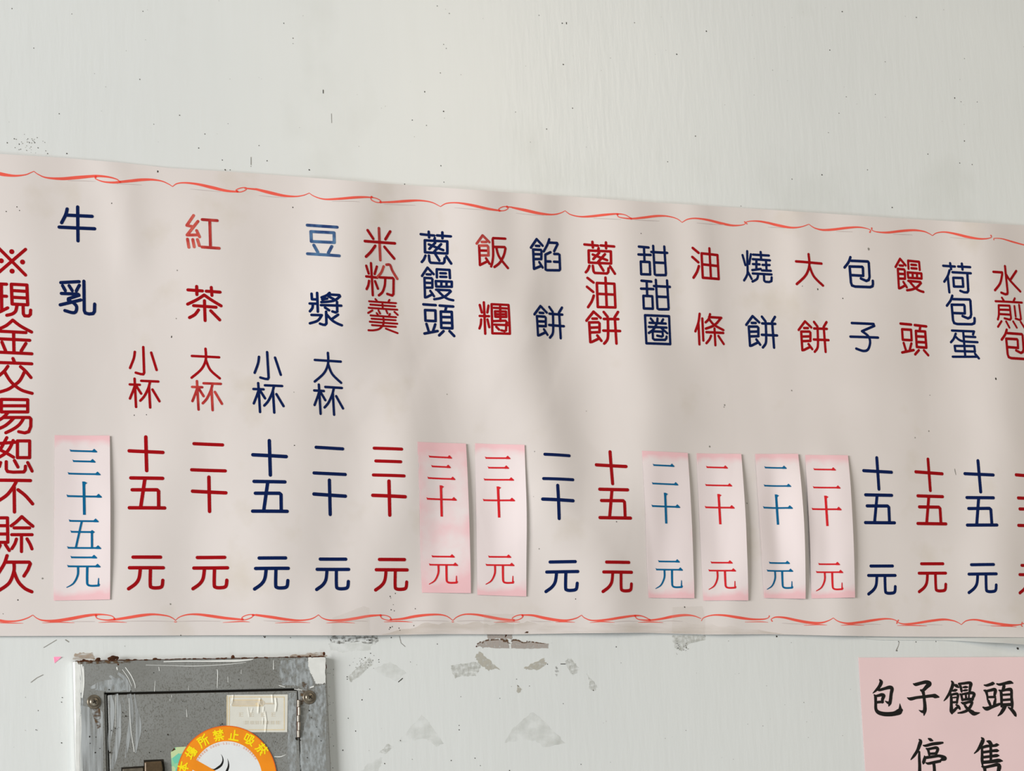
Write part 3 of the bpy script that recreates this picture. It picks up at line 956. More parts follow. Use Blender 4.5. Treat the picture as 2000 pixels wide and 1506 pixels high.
bf.mats = ['edge_grime']
ob = link('grime', bf, banner, smooth=True)
ob['label'] = 'tan grime along the middle of the lower edge'
bf = Buf()
polygon(bf, px_poly([(1024, 1236.5), (1028, 1233.5), (1032, 1233.5), (1031, 1236.5)], DB), on_banner, 'rust')
ob = link('stain', bf, banner)
ob['label'] = 'small rust brown stain'

# ------------------------------------------------------------------ pink price slips
# strokes of the serif characters, measured on the first slip (frame 100,840 x4.43)


def hbar(x0, x1, y, tk=8.0):
    """A thin bar with a nib at its start and a peaked foot at its end: outline pieces and the bar itself."""
    return ([(x0 - 3, y - tk - 5), (x0 + 16, y - tk + 1), (x0 + 16, y + 2), (x0 + 4, y + 2)],
            [(x1 - 46, y - tk + 2), (x1 - 27, y - 24), (x1 - 3, y - 2), (x1 + 1, y + 6), (x1 - 6, y + tk + 2), (x1 - 46, y + tk + 1)],
            [(x0 + 4, y, 2 * tk), (x1 - 30, y, 2 * tk)])


def serif_parts(ch):
    bars, P, S = [], [], []
    if ch == 'three':
        bars = [(158, 405, 180), (182, 388, 272), (137, 430, 385)]
    elif ch == 'two':
        bars = [(158, 398, 205), (137, 430, 385)]
    elif ch == 'ten':
        bars = [(138, 430, 570)]
        P = [[(270, 446), (290, 446), (312, 457), (296, 470), (294, 490), (272, 490)]]
        S = [[(283, 475, 23), (284, 722, 23)]]
    elif ch == 'five':
        bars = [(155, 413, 790), (138, 430, 1022)]
        P = [[(165, 871), (182, 878), (182, 886), (172, 886)], [(335, 882), (355, 866), (378, 884), (364, 896), (342, 896)]]
        S = [[(266, 795, 18), (213, 1018, 18)], [(172, 884, 16), (352, 884, 16)], [(353, 888, 19), (352, 1018, 19)]]
    elif ch == 'yuan':
        bars = [(168, 398, 1100), (138, 427, 1178)]
        P = [[(404, 1283), (408, 1277), (413, 1283), (413, 1325), (422, 1337), (412, 1350), (398, 1338)]]
        S = [catmull([(232, 1185, 20), (228, 1255, 19), (190, 1325, 15), (130, 1361, 7)]), catmull([(312, 1185, 22), (309, 1300, 21), (314, 1335, 19), (345, 1346, 18), (408, 1344, 18)])]
    for x0, x1, y in bars:
        a, b, s = hbar(x0, x1, y)
        P += [a, b]
        S.append(s)
    return P, S


def serif(buf, ch, u, v, h, key, surf, wk=1.0):
    P, S = serif_parts(ch)
    xs = [p[0] for q in P for p in q] + [p[0] for q in S for p in q]
    ys = [p[1] for q in P for p in q] + [p[1] for q in S for p in q]
    cx, cy, hh = (min(xs) + max(xs)) / 2, (min(ys) + max(ys)) / 2, max(ys) - min(ys)
    X, Zz = hit(u, v, surf)
    k = h * mpp(u, v) / hh
    f = lambda x, y: (X + (x - cx) * k * wk, Zz - (y - cy) * k)
    for q in P:
        polygon(buf, [f(*p) for p in q], surf, key)
    for q in S:
        ribbon(buf, [f(p[0], p[1]) + (p[2] * k,) for p in q], surf, key, caps=len(q) > 2, step=0.0025)


SLIPS = [  # corners TL TR BR BL, edge lift left/right (mm), ink, characters, label
 ([(107, 850), (214, 851), (214.5, 1171), (105, 1173)], (0.5, 4.0), 'slip_blue',
  [('three', 163.5, 902, 52), ('ten', 164, 973, 65), ('five', 163.5, 1042.5, 60), ('yuan', 163, 1115.5, 64)], 'wide pink paper slip with four blue characters stuck under the milk column at the left'),
 ([(816, 863), (909.5, 866.7), (919, 1158.7), (824.5, 1157.5)], (0.6, 5.0), 'slip_red',
  [('three', 860.8, 912.5, 48.5), ('ten', 861.8, 978.5, 60.5), ('yuan', 865.5, 1111.8, 59)], 'pink slip with red price and frayed left edge, left of a pair mid banner'),
 ([(928, 866), (1024, 869), (1027.5, 1165), (932.5, 1162)], (0.8, 4.0), 'slip_red',
  [('three', 972.9, 914.5, 49), ('ten', 973.6, 980.5, 60.5), ('yuan', 975.9, 1112.2, 58.5)], 'pink slip with red price and straight edges, right of a pair mid banner'),
 ([(1254, 880.5), (1342.7, 885), (1355.5, 1168.7), (1267, 1167.5)], (1.2, 4.5), 'slip_blue',
  [('two', 1297.8, 926, 42.5), ('ten', 1300, 992.5, 59.5), ('yuan', 1306.5, 1121, 57.5)], 'pink slip with blue price under the doughnut column, first of the four slips standing together'),
 ([(1360.5, 885.5), (1447, 886.8), (1460.5, 1173), (1373.7, 1173)], (1.5, 7.0), 'slip_red',
  [('two', 1401.9, 929.3, 41.5), ('ten', 1405, 994.5, 59), ('yuan', 1409.9, 1122.8, 57)], 'pink slip with red price between two blue priced slips, its lower edge hanging lowest'),
 ([(1474.8, 886.8), (1557.7, 886.8), (1571.7, 1170), (1492, 1168)], (5.5, 10.0), 'slip_blue',
  [('two', 1516, 930.2, 42), ('ten', 1517.4, 995.3, 59), ('yuan', 1522, 1123.3, 56)], 'pink slip with blue price whose bright right edge curls well off the banner'),
 ([(1572.5, 888.7), (1655.4, 889.5), (1669, 1167.5), (1585, 1169)], (3.5, 6.0), 'slip_red',
  [('two', 1612.7, 933.4, 42), ('ten', 1613.9, 997.8, 59), ('yuan', 1619.5, 1125.8, 56.5)], 'pink slip with red price under the large pancake column, last of the four together'),
]


def sstep(a, b, x):
    t = max(0.0, min(1.0, (x - a) / (b - a)))
    return t * t * (3 - 2 * t)


for si, (cor, (la, ra), ink, chars, label) in enumerate(SLIPS):
    tl, tr, br, bl = [Vector(hit(u, v, lambda x, z: banner_h(x, z) + 0.001)) for u, v in cor]

    def st(x, z, tl=tl, tr=tr, br=br, bl=bl):
        zt, zb = (tl.y + tr.y) / 2, (bl.y + br.y) / 2
        t = max(0.0, min(1.0, (zt - z) / (zt - zb)))
        xl, xr = tl.x + (bl.x - tl.x) * t, tr.x + (br.x - tr.x) * t
        return max(0.0, min(1.0, (x - xl) / (xr - xl))), t

    def surf(x, z, la=la, ra=ra, st=st, si=si):
        s, t = st(x, z)
        g = math.sin(math.pi * min(1, t * 0.88 + 0.05)) ** 0.8
        d = ra * 0.001 * sstep(0.30, 1.15, s) * g * 0.95 + 0.7 * la * 0.001 * (1 - sstep(-0.1, 0.5, s)) * g
        d += 0.0006 * noise.noise(Vector((x * 24, z * 16, si * 5.3)))
        return banner_h(x, z) + 0.0010 + max(d, -0.0003)

    root = empty('price_slip', (tl.x, -surf(tl.x, tl.y), (bl.y + br.y) / 2))
    tag(root, label, 'price slip', 'pink price slips stuck on the menu banner')
    bf = Buf()
    n, mrows = 22, 60
    for j in range(mrows + 1):
        t = j / mrows
        a, b = tl.lerp(bl, t), tr.lerp(br, t)
        for i in range(n + 1):
            s = i / n
            p = a.lerp(b, s)
            jit = 0.0
            if si == 1 and i == 0 and t < 0.35:
                jit = random.uniform(-0.0010, 0.0008)
            bf.uv[len(bf.v)] = (s, 1 - t)
            bf.v.append((p.x + jit, p.y, surf(p.x, p.y)))
    bf.f = [[j * (n + 1) + i, j * (n + 1) + i + 1, (j + 1) * (n + 1) + i + 1, (j + 1) * (n + 1) + i] for j in range(mrows) for i in range(n)]
    bf.mi = [0] * len(bf.f)
    bf.mats = ['slip_pinker' if si == 1 else 'slip']
    pp = link('paper', bf, root, smooth=True)
    thicken(pp, 0.0002)
    made = []
    for ch, u, v, h in chars:
        bf = Buf()
        serif(bf, ch, u, v, h, ink, lambda x, z, surf=surf: surf(x, z) + 0.00030)
        made.append(bf)
    ob = text_part('price_text', made, root)
    ob['label'] = ('blue' if ink == 'slip_blue' else 'red') + ' printed price characters'

# ------------------------------------------------------------------ clear tape along the banner's lower edge
for pts, label in (
    ([(648, 1207), (680, 1195), (709, 1184), (721, 1188), (721, 1240.5), (646, 1240.5)], 'yellowed clear tape with slanted top holding banner edge right of the metal box'),
    ([(944, 1199), (1003, 1199), (1003, 1238.5), (944, 1238.5)], 'yellowed clear tape on banner edge above the brown torn glue strip'),
    ([(1312, 1186), (1371, 1184), (1376, 1206), (1376, 1238.5), (1312, 1236.5)], 'wide creased clear tape on banner edge below the first two of four pink slips')):
    bf = Buf()
    n = 12
    w = [hit(u, v, banner_h) for u, v in pts]
    cx = sum(p[0] for p in w) / len(w)
    cz = sum(p[1] for p in w) / len(w)
    ring = []
    for a, b in zip(w, w[1:] + w[:1]):
        for j in range(n):
            ring.append((a[0] + (b[0] - a[0]) * j / n, a[1] + (b[1] - a[1]) * j / n))
    hf = lambda x, z: banner_h(x, z) + 0.0008 + 0.0002 * noise.noise(Vector((x * 60, z * 90, 1)))
    lev = 8
    for k in range(lev):
        for x, z in ring:
            x2, z2 = x + (cx - x) * k / lev, z + (cz - z) * k / lev
            bf.v.append((x2, z2, hf(x2, z2)))
    bf.v.append((cx, cz, hf(cx, cz)))
    m = len(ring)
    for k in range(lev - 1):
        for i in range(m):
            bf.f.append([k * m + i, k * m + (i + 1) % m, (k + 1) * m + (i + 1) % m, (k + 1) * m + i])
    for i in range(m):
        bf.f.append([(lev - 1) * m + i, (lev - 1) * m + (i + 1) % m, lev * m])
    bf.mi = [0] * len(bf.f)
    bf.mats = ['tape']
    ob = link('tape_piece', bf, smooth=True)
    tag(ob, label, 'tape', 'tape pieces along the banner edge')

# ------------------------------------------------------------------ grey metal box
DF = 0.0115                                   # frame front, from the wall
DD = 0.0101                                  # door front
A_ = Vector(on_plane(146.5, 1291, DF))
B_ = Vector(on_plane(636.5, 1282, DF))
BW = (B_ - A_).length
EA = (B_ - A_).normalized()
EB = Vector((EA.y, -EA.x))                   # downwards
BH = 0.43


def loc_ab(u, v, d):
    p = Vector(on_plane(u, v, d)) - A_
    return p.dot(EA), p.dot(EB)


def ab(a, b):
    p = A_ + EA * a + EB * b
    return p.x, p.y


bx, bz = ab(BW / 2, BH)
box = empty('electrical_box', (bx, 0, bz))
tag(box, 'weathered grey metal wall box with dabbed white paint under the banner', 'metal box')


def slab(buf, a0, a1, b0, b1, d0, d1, key):
    c = [ab(a0, b0), ab(a1, b0), ab(a1, b1), ab(a0, b1)]
    pts = [(x, z, d0) for x, z in c] + [(x, z, d1) for x, z in c]
    buf.add(pts, [[4, 5, 6, 7], [3, 2, 1, 0], [0, 1, 5, 4], [1, 2, 6, 5], [2, 3, 7, 6], [3, 0, 4, 7]], key)


def bevel(o, w, seg=2):
    b = o.modifiers.new('edge', 'BEVEL')
    b.width = w
    b.segments = seg
    b.limit_method = 'ANGLE'
    return o


oa0, ob0 = loc_ab(204, 1353, DF)
oa1, _ = loc_ab(583, 1346, DF)
_, ob0b = loc_ab(500, 1347, DF)
ob0 = min(ob0, ob0b)
ob1 = BH - 0.045
bf = Buf()
outer = [ab(0, 0), ab(BW, 0), ab(BW, BH), ab(0, BH)]
inner = [ab(oa0, ob0), ab(oa1, ob0), ab(oa1, ob1), ab(oa0, ob1)]
pts = [(x, z, DF) for x, z in outer] + [(x, z, DF) for x, z in inner] + [(x, z, 0.0) for x, z in outer] + [(x, z, 0.004) for x, z in inner]
fs = []
for i in range(4):
    j = (i + 1) % 4
    fs += [[i, j, 4 + j, 4 + i], [i, 8 + i, 8 + j, j], [4 + i, 4 + j, 12 + j, 12 + i]]
bf.add(pts, fs, 'enamel')
bevel(link('frame', bf, box, solid=1), 0.0011)
bf = Buf()
slab(bf, oa0 - 0.002, oa1 + 0.002, ob0 - 0.002, ob1 + 0.002, 0.001, 0.0038, 'gap')  # backing coloured dark so the gap round the door looks shaded
link('gap_shade_plate', bf, box, solid=1)
# folded lip in the gap on the left and top
bf = Buf()
slab(bf, oa0 + 0.0012, oa0 + 0.0036, ob0 + 0.002, ob1 - 0.002, 0.004, 0.0080, 'enamel')
link('lip', bf, box, solid=1)
bf = Buf()
da0, db0 = oa0 + 0.0050, ob0 + 0.0030
da1, db1 = oa1 - 0.0012, ob1 - 0.003
slab(bf, da0, da1, db0, db1, 0.005, DD, 'enamel')
door = bevel(link('door', bf, box, solid=1), 0.0014, 3)


def lump(buf, x, z, d, r, key, sx=1.0, sz=1.0, sd=0.6):
    b = bmesh.new()
    bmesh.ops.create_icosphere(b, subdivisions=2, radius=1)
    vs = [(x + v.co.x * r * sx * random.uniform(0.85, 1.15), z + v.co.z * r * sz * random.uniform(0.85, 1.15), d - v.co.y * r * sd) for v in b.verts]
    buf.add(vs, [[v.index for v in f.verts] for f in b.faces], key)
    b.free()


def cyl(buf, x, z, r0, r1, d0, d1, key, n=32):
    pts = [(x + r0 * math.cos(2 * math.pi * i / n), z + r0 * math.sin(2 * math.pi * i / n), d0) for i in range(n)]
    pts += [(x + r1 * math.cos(2 * math.pi * i / n), z + r1 * math.sin(2 * math.pi * i / n), d1) for i in range(n)]
    buf.add(pts, [[i, (i + 1) % n, n + (i + 1) % n, n + i] for i in range(n)] + [list(range(n, 2 * n)), list(range(n))[::-1]], key)


# screws
for u, v, rw, ang in ((184, 1371, 14.0, 0.5), (604.5, 1362, 13.6, 0.9)):
    x, z = on_plane(u, v, DF + 0.001)
    k = mpp(u, v)
    bf = Buf()
    cyl(bf, x, z, rw * k * 1.04, rw * k * 0.94, DF - 0.0002, DF + 0.0014, 'bronze')
    ws = bevel(link('screw', bf, box, solid=1), 0.0004)
    ws['label'] = 'bronze washer and cross head screw'
    bf = Buf()
    r = rw * 0.66 * k
    for a, b, d0, d1 in ((1.0, 0.97, 0.0012, 0.0026), (0.97, 0.80, 0.0026, 0.0036), (0.80, 0.45, 0.0036, 0.0042)):
        cyl(bf, x, z, r * a, r * b, DF + d0, DF + d1, 'bronze')
    hd = link('screw_head', bf, ws, origin=ws.location + box.location, solid=1)
    hd.location = (0, 0, 0)
    bf = Buf()
    for t in (ang, ang + math.pi / 2):
        c, s = math.cos(t) * r * 0.42, math.sin(t) * r * 0.42
        ribbon(bf, [(x - c, z - s, r * 0.20), (x + c, z + s, r * 0.20)], flat(DF + 0.0043), 'gap')
    sl = link('screw_slot', bf, ws, origin=ws.location + box.location)
    sl.location = (0, 0, 0)

# hinge
hx = 583.5
bf = Buf()
p0, p1 = on_plane(hx - 2.2, 1367, DD), on_plane(hx - 2.2, 1441, DD)
bf2 = [(p0[0] - 0.0012, p0[1], 0.0), (p0[0] + 0.003, p0[1], 0.0), (p1[0] + 0.003, p1[1], 0), (p1[0] - 0.0012, p1[1], 0)]
bf.add([(x, z, DD - 0.002) for x, z, _ in bf2] + [(x, z, DF + 0.0004) for x, z, _ in bf2], [[4, 5, 6, 7], [0, 1, 5, 4], [1, 2, 6, 5], [2, 3, 7, 6], [3, 0, 4, 7]], 'rust')
hinge = link('hinge', bf, box, solid=1)
hinge['label'] = 'rusty five knuckle hinge at the door right edge'
for i, (v0, v1, du) in enumerate(((1368, 1380.5, 0), (1381.5, 1397, 1.0), (1398, 1409.5, -0.3), (1410.5, 1426.5, 0.8), (1427.5, 1440, 0))):
    bf = Buf()
    n = 14
    xa, za = on_plane(hx + du, v0, DF + 0.002)
    xb, zb = on_plane(hx + du, v1, DF + 0.002)
    r = 0.0021
    pts = []
    for x, z in ((xa, za), (xb, zb)):
        pts += [(x + r * math.cos(2 * math.pi * k / n), z, DF + 0.0016 + r * math.sin(2 * math.pi * k / n)) for k in range(n)]
    bf.add(pts, [[k, (k + 1) % n, n + (k + 1) % n, n + k] for k in range(n)] + [list(range(n)), list(range(n, 2 * n))], 'steel')
    kn = link('knuckle', bf, hinge, origin=hinge.location + box.location, solid=1)
    kn.location = (0, 0, 0)

# latch at the bottom of the view
bf = Buf()


def px_slab(buf, pts, d0, d1, key):
    w = px_poly(pts, d1)
    n = len(w)
    buf.add([(x, z, d0) for x, z in w] + [(x, z, d1) for x, z in w], [list(range(n, 2 * n)), list(range(n))[::-1]] + [[i, (i + 1) % n, n + (i + 1) % n, n + i] for i in range(n)], key)


px_slab(bf, [(237, 1499), (281, 1496), (281, 1484.5), (319, 1483), (322, 1500), (323, 1556), (237, 1558)], DD - 0.001, DD + 0.0006, 'gap')
latch = link('latch', bf, box, solid=1)
latch['label'] = 'bronze brown door latch in a dark recess'
bf = Buf()
px_slab(bf, [(240, 1502), (280, 1499.5), (280, 1554), (240, 1555)], DD, DD + 0.0026, 'bronze')
ob = bevel(link('latch_plate', bf, latch, origin=latch.location + box.location, solid=1), 0.0008)
ob.location = (0, 0, 0)
bf = Buf()
px_slab(bf, [(283.5, 1488), (316, 1486), (318.5, 1500), (319.5, 1550), (283.5, 1552)], DD, DD + 0.0060, 'brown_metal')
ob = bevel(link('latch_knob', bf, latch, origin=latch.location + box.location, solid=1), 0.0018, 3)
ob.location = (0, 0, 0)

# dabs of white paint, drips, rust
onF, onD = flat(DF + 0.00015), flat(DD + 0.00015)
bf = Buf()
polygon(bf, px_poly([(147.5, 1292.5), (156, 1293), (158, 1330), (157.5, 1370), (156.5, 1420), (156, 1700), (147.5, 1700)], DF), onF, 'white_paint', 0.0007, 14)
slab(bf, -0.0004, 0.0064, 0.001, BH - 0.002, 0.002, DF + 0.0001, 'white_paint')
ob = link('white_overpaint', bf, box)
ob['label'] = 'white wall paint slopped along the left edge'
bf = Buf()
polygon(bf, px_poly([(601, 1284.5), (635, 1283.5), (636, 1334), (629, 1336), (617, 1335), (613, 1326), (606, 1314), (602, 1300)], DF), onF, 'white_paint', 0.0010, 8)
ob = link('white_overpaint', bf, box)
ob['label'] = 'ragged white paint patch at the upper right corner'
ON_FRAME = ('159,1298,4 162,1318,5 162.5,1340,5 160,1362,4', '156,1300,3 159,1330,3 158,1352,3', '163,1302,2 164,1330,2.5 163,1350,1.5',
            '310,1303,1.4 311,1310,2', '303,1330,1 301.5,1350,1.6', '424,1308,1.6 425,1316,2.2 424,1344,1.6', '445,1322,1 445,1333,1.2', '534,1290,1.2 534,1307,2.2', '471,1308,0.8 471,1316,1', '368,1340,0.8 368,1348,1',
            '245,1304,2 256,1320,2.2 263,1336,1.8 264,1344,1.2', '239,1308,1.4 250,1324,1.5 257,1340,1.2', '285,1299,1 330,1300,1 380,1301,1.4 440,1298,1.2 480,1294,1', '228,1304,3.5 229,1308,3',
            '320,1292.6,2.2 360,1291.5,2.8 400,1291.5,3.2 440,1291,4.5 465,1290.5,5 488,1288.5,3 495,1287.5,1', '612,1341,3.5 606,1343,3', '545,1339,2 556,1342,1.8', '575,1346,2 590,1348,1.6')
ON_DOOR = ('364,1386,1 365,1400,1.8', '335,1358,1.4 335,1362,1.4', '332,1366,1.2 332,1368,1.6', '536,1478,1.6 548,1478,2.2 558,1474,1', '252,1364,1.2 255,1420,1.5 262,1468,2', '226,1360,1.0 225,1420,1.0')
for d, lines in ((DF, ON_FRAME), (DD, ON_DOOR)):
    for ln in lines:
        bf = Buf()
        w = [tuple(float(q) for q in p.split(',')) for p in ln.split()]
        ribbon(bf, [on_plane(u, v, d) + (0.8 * t * mpp(u, v),) for u, v, t in (catmull(w) if len(w) > 2 else w)], flat(d + 0.00025), 'white_paint')
        ob = link('paint_drip', bf, box)
        ob['label'] = 'thin white paint drip or streak'
TRAILS = [  # frame 130,1270 x6.38 : brush trails over the frame and over the door
 (0, '535,320,26 600,365,40 640,440,46 645,515,44'), (0, '640,285,30 720,350,44 765,440,50 775,515,46'), (0, '300,470,30 420,430,70 540,400,60 620,420,30'),
 (1, '545,560,30 570,700,54 560,900,56 535,1100,44 520,1250,14'), (1, '620,545,46 645,700,66 655,900,74 640,1100,70 605,1300,66 560,1480,56'),
 (1, '780,545,50 800,700,58 800,900,56 770,1100,50 735,1340,18'), (1, '845,545,14 865,700,26 890,850,60 895,1000,70 872,1150,44 860,1285,14'), (1, '700,600,12 720,680,20 735,760,10'),
]
for on_door, ln in TRAILS:
    bf = Buf()
    w = [tuple(float(q) for q in p.split(',')) for p in ln.split()]
    d = DD if on_door else DF
    pts = []
    for x, y, t in catmull(w, 8):
        u, v = 130 + x / 6.38, 1270 + y / 6.38
        pts.append(on_plane(u, v, d) + (t / 6.38 * mpp(u, v),))
    ribbon(bf, pts, flat(d + 0.0002), 'smear', caps=False, step=0.004)
    ob = link('paint_smear', bf, box)
    ob['label'] = 'pale streaky brush trail dragged over the grey paint'
for d, key, wob, n, pts in (
    (DF, 'smear_flat', 0.0010, 6, [(547, 1290), (600, 1285), (606, 1318), (614, 1340), (596, 1349), (584, 1342), (570, 1338), (552, 1338), (545, 1315)]),
    (DF, 'smear_flat', 0.0010, 8, [(614, 1341), (636, 1337), (639, 1700), (587, 1700), (587, 1445), (602, 1390)]),
    (DF, 'smear', 0.0010, 8, [(158, 1378), (190, 1382), (202, 1392), (202, 1700), (157, 1700)]),
    (DF, 'smear_flat', 0.0010, 8, [(157, 1300), (163, 1312), (164, 1345), (160, 1385), (157, 1400)]),
    (DD, 'smear_flat', 0.0008, 8, [(563, 1354), (578, 1353), (579.5, 1640), (561, 1640)]),
    (DF, 'smear_flat', 0.0010, 6, [(186, 1348), (205, 1332), (230, 1322), (245, 1332), (250, 1349), (206, 1350)])):
    bf = Buf()
    polygon(bf, px_poly(pts, d), flat(d + 0.00015), key, wob, n)
    ob = link('paint_smear', bf, box)
    ob['label'] = 'thin patch of pale paint over the grey'
bf = Buf()
tp = []
for u in range(147, 637, 5):
    tp.append((u, 1291 - 9 * (u - 146.5) / 490 + random.uniform(-0.3, 0.8)))
for a, b in zip(tp, tp[1:]):
    k = mpp(*a)
    hgt = random.choice((0.8, 1.2, 1.8, 2.6, 1.4)) * (1.3 if a[0] < 260 else 1.0)
    ribbon(bf, [on_plane(*a, DF) + (hgt * k,), on_plane(*b, DF) + (hgt * k,)], flat(DF + 0.0004), 'rust')
for u, v, r, sx, sz in ((192, 1287.5, 4.2, 1.1, 0.8), (214, 1286.5, 3.6, 1.1, 1), (222, 1284.5, 6, 1.2, 0.75), (229, 1285, 3.6, 1, 1), (178, 1292.5, 4.2, 1.2, 0.8), (231, 1298, 3.2, 1, 1), (164, 1289.5, 3, 1.4, 0.7), (264, 1288.5, 3, 1.5, 0.5), (303, 1287, 3.2, 1.5, 0.7), (314, 1289, 2.2, 1, 1), (309, 1290, 2, 1.4, 0.6), (455, 1283, 3.8, 1.0, 0.9), (584, 1282, 2.2, 1.6, .6), (606, 1281.5, 2.0, 1, 1), (633, 1277, 3, 0.8, 1.2), (637, 1302, 3, 0.5, 1.6), (148, 1298, 2.4, .8, 1.2)):
    x, z = on_plane(u, v, DF)
    lump(bf, x, z, DF - 0.0006, r * mpp(u, v), 'rust', sx, sz, 0.35)
ob = link('rust', bf, box, solid=1)
ob['label'] = 'brown rust scale along the top edge'
bf = Buf()
polygon(bf, px_poly([(150, 1291), (230, 1289.5), (260, 1289), (254, 1295), (200, 1297), (152, 1297)], DF), flat(DF + 0.0003), 'grime', 0.0008, 6)
polygon(bf, px_poly([(174, 1382), (196, 1384), (197, 1420), (190, 1424), (182, 1400)], DF), flat(DF + 0.0003), 'grime', 0.0008, 5)
polygon(bf, px_poly([(590, 1332), (600, 1334), (603, 1350), (592, 1352)], DF), flat(DF + 0.0003), 'grime', 0.0008, 5)
polygon(bf, px_poly([(586, 1348), (596, 1350), (594, 1372), (587, 1380)], DF), flat(DF + 0.0003), 'grime', 0.0006, 5)
specks(bf, [(579.5, 1443, 3.5), (586, 1446, 2)], flat(DF + 0.0004), 'gap', DF)
specks(bf, [(240, 1392, 1.5), (246, 1399, 1.8), (300, 1314, 1.1), (466, 1327, 1.2), (225, 1423, 1.6), (218, 1427, 1.5), (232, 1421, 1), (284, 1427, 1.4), (291, 1442, 1.0), (328, 1435, 1.8), (292, 1470, 1.6), (215, 1470, 2.2), (400, 1384, 1.3), (357, 1370, 1.2), (427, 1372, 1.3), (434, 1414, 1.6), (431, 1416, 1.2),
            (538, 1449, 1.2), (622, 1438, 1.4), (627, 1447, 1.3), (604, 1388, 1.6), (608, 1402, 1.2), (175, 1439, 2.2), (255, 1350, 1.6), (205, 1352, 1.4), (330, 1348, 1.0), (314, 1468, 1.2), (176, 1452, 1.4), (186, 1470, 1.6), (195, 1462, 1.2), (187, 1440, 1.2), (213, 1347, 1.6), (600, 1480, 1.2), (618, 1420, 1), (305, 1400, 0.9), (310, 1380, .8), (380, 1400, .8), (450, 1340, .8), (520, 1330, .8)],
       flat(DF + 0.0004), 'gap', DF)
ob = link('grime', bf, box)
ob['label'] = 'brown and black grime spots'

# ------------------------------------------------------------------ stickers on the box
gs = Buf()
polygon(gs, px_poly([(333.5, 1470), (335, 1466), (340, 1460.5), (345, 1459.5), (400, 1456), (404, 1560), (339, 1562)], DD), flat(DD + 0.0003), 'green')
polygon(gs, px_poly([(334, 1468), (340, 1460.5), (342.5, 1464), (336, 1467.5)], DD), flat(DD + 0.0005), 'rust')
ob = link('green_sticker', gs)
tag(ob, 'green and mint patterned sticker half hidden behind the round orange sticker', 'sticker')

T14 = (430, 1345, 14.286)


def on_label(x, y):
    return on_plane(T14[0] + x / T14[2], T14[1] + y / T14[2], DD)


WR = [([(365, 170), (350, 330), (310, 450)], 14, .0007), ([(1115, 290), (1075, 450), (1062, 660)], 17, .0009), ([(1450, 175), (1465, 380)], 16, .0008), ([(1550, 280), (1570, 450), (1545, 620)], 16, .0009), ([(1215, 520), (1205, 650)], 14, .0006), ([(1195, 830), (1185, 990)], 10, .0005), ([(1250, 650), (1290, 900), (1260, 1210)], 14, .0007), ([(900, 560), (870, 660)], 12, .0005), ([(770, 540), (810, 780)], 10, .0004)]
WRW = [([on_label(*p) for p in l], s / 14.286 * mpp(500, 1390), h) for l, s, h in WR]


def label_h(x, z):
    h = DD + 0.0003
    for w, sg, amp in WRW:
        best = 1e9
        for a, b in zip(w, w[1:]):
            dx, dz = b[0] - a[0], b[1] - a[1]
            t = max(0.0, min(1.0, ((x - a[0]) * dx + (z - a[1]) * dz) / (dx * dx + dz * dz)))
            best = min(best, (a[0] + dx * t - x) ** 2 + (a[1] + dz * t - z) ** 2)
        h += amp * math.exp(-best / (2 * sg * sg))
    return h


lab = empty('paper_label', (on_label(1000, 1215)[0], -DD, on_label(1000, 1215)[1]))
tag(lab, 'wrinkled yellowed paper label with a faded ochre border at the door top right', 'label')
bf = Buf()
c4 = [on_label(185, 178), on_label(1885, 165), on_label(1870, 1216), on_label(178, 1218)]
n, m = 130, 50
for j in range(m + 1):
    for i in range(n + 1):
        s, t = i / n, j / m
        x = (c4[0][0] * (1 - s) + c4[1][0] * s) * (1 - t) + (c4[3][0] * (1 - s) + c4[2][0] * s) * t
        z = (c4[0][1] * (1 - s) + c4[1][1] * s) * (1 - t) + (c4[3][1] * (1 - s) + c4[2][1] * s) * t
        bf.v.append((x, z, label_h(x, z)))
bf.f = [[j * (n + 1) + i, j * (n + 1) + i + 1, (j + 1) * (n + 1) + i + 1, (j + 1) * (n + 1) + i] for j in range(m) for i in range(n)]
bf.mi = [0] * len(bf.f)
bf.mats = ['old_paper']
link('paper', bf, lab, smooth=True)
bf = Buf()
surfL = lambda x, z: label_h(x, z) + 0.00012


def lab_line(pts, wd, key):
    k = mpp(500, 1390) / 14.286
    ribbon(bf, [on_label(x, y) + (wd * k,) for x, y in pts], surfL, key, step=0.0006)


lab_line([(252, 236), (1785, 236), (1785, 1150), (252, 1150), (252, 236)], 24, 'ochre')
lab_line([(192, 220), (192, 1180)], 30, 'ochre')
lab_line([(360, 320), (1170, 320)], 26, 'ochre')
lab_line([(350, 480), (1180, 480)], 34, 'ochre')
for x0, x1 in ((490, 600), (720, 820), (960, 1050), (1120, 1175)):
    lab_line([((x0 + x1) / 2, 360), ((x0 + x1) / 2, 450)], x1 - x0, 'ochre')
lab_line([(360, 405), (1170, 405)], 150, 'pale_print')
lab_line([(1260, 420), (1480, 420)], 40, 'pale_print')
for x in (520, 820, 1130, 1420):          # faded large characters
    for dy in (0, 45, 95):
        lab_line([(x, 680 + dy), (x + 110, 680 + dy)], 12, 'pale_print')
    lab_line([(x + 30, 690), (x + 30, 775)], 12, 'pale_print')
for i in range(22):                        # faded small print
    x = 650 + i * 48
    for y in (915, 950, 985):
        lab_line([(x, y), (x + 30, y)], 9, 'pale_print')
    if i % 3:
        lab_line([(x + 14, 905), (x + 14, 995)], 9, 'pale_print' if i < 17 else 'ochre')
ob = link('label_print', bf, lab)
ob['label'] = 'faded ochre frame and print'

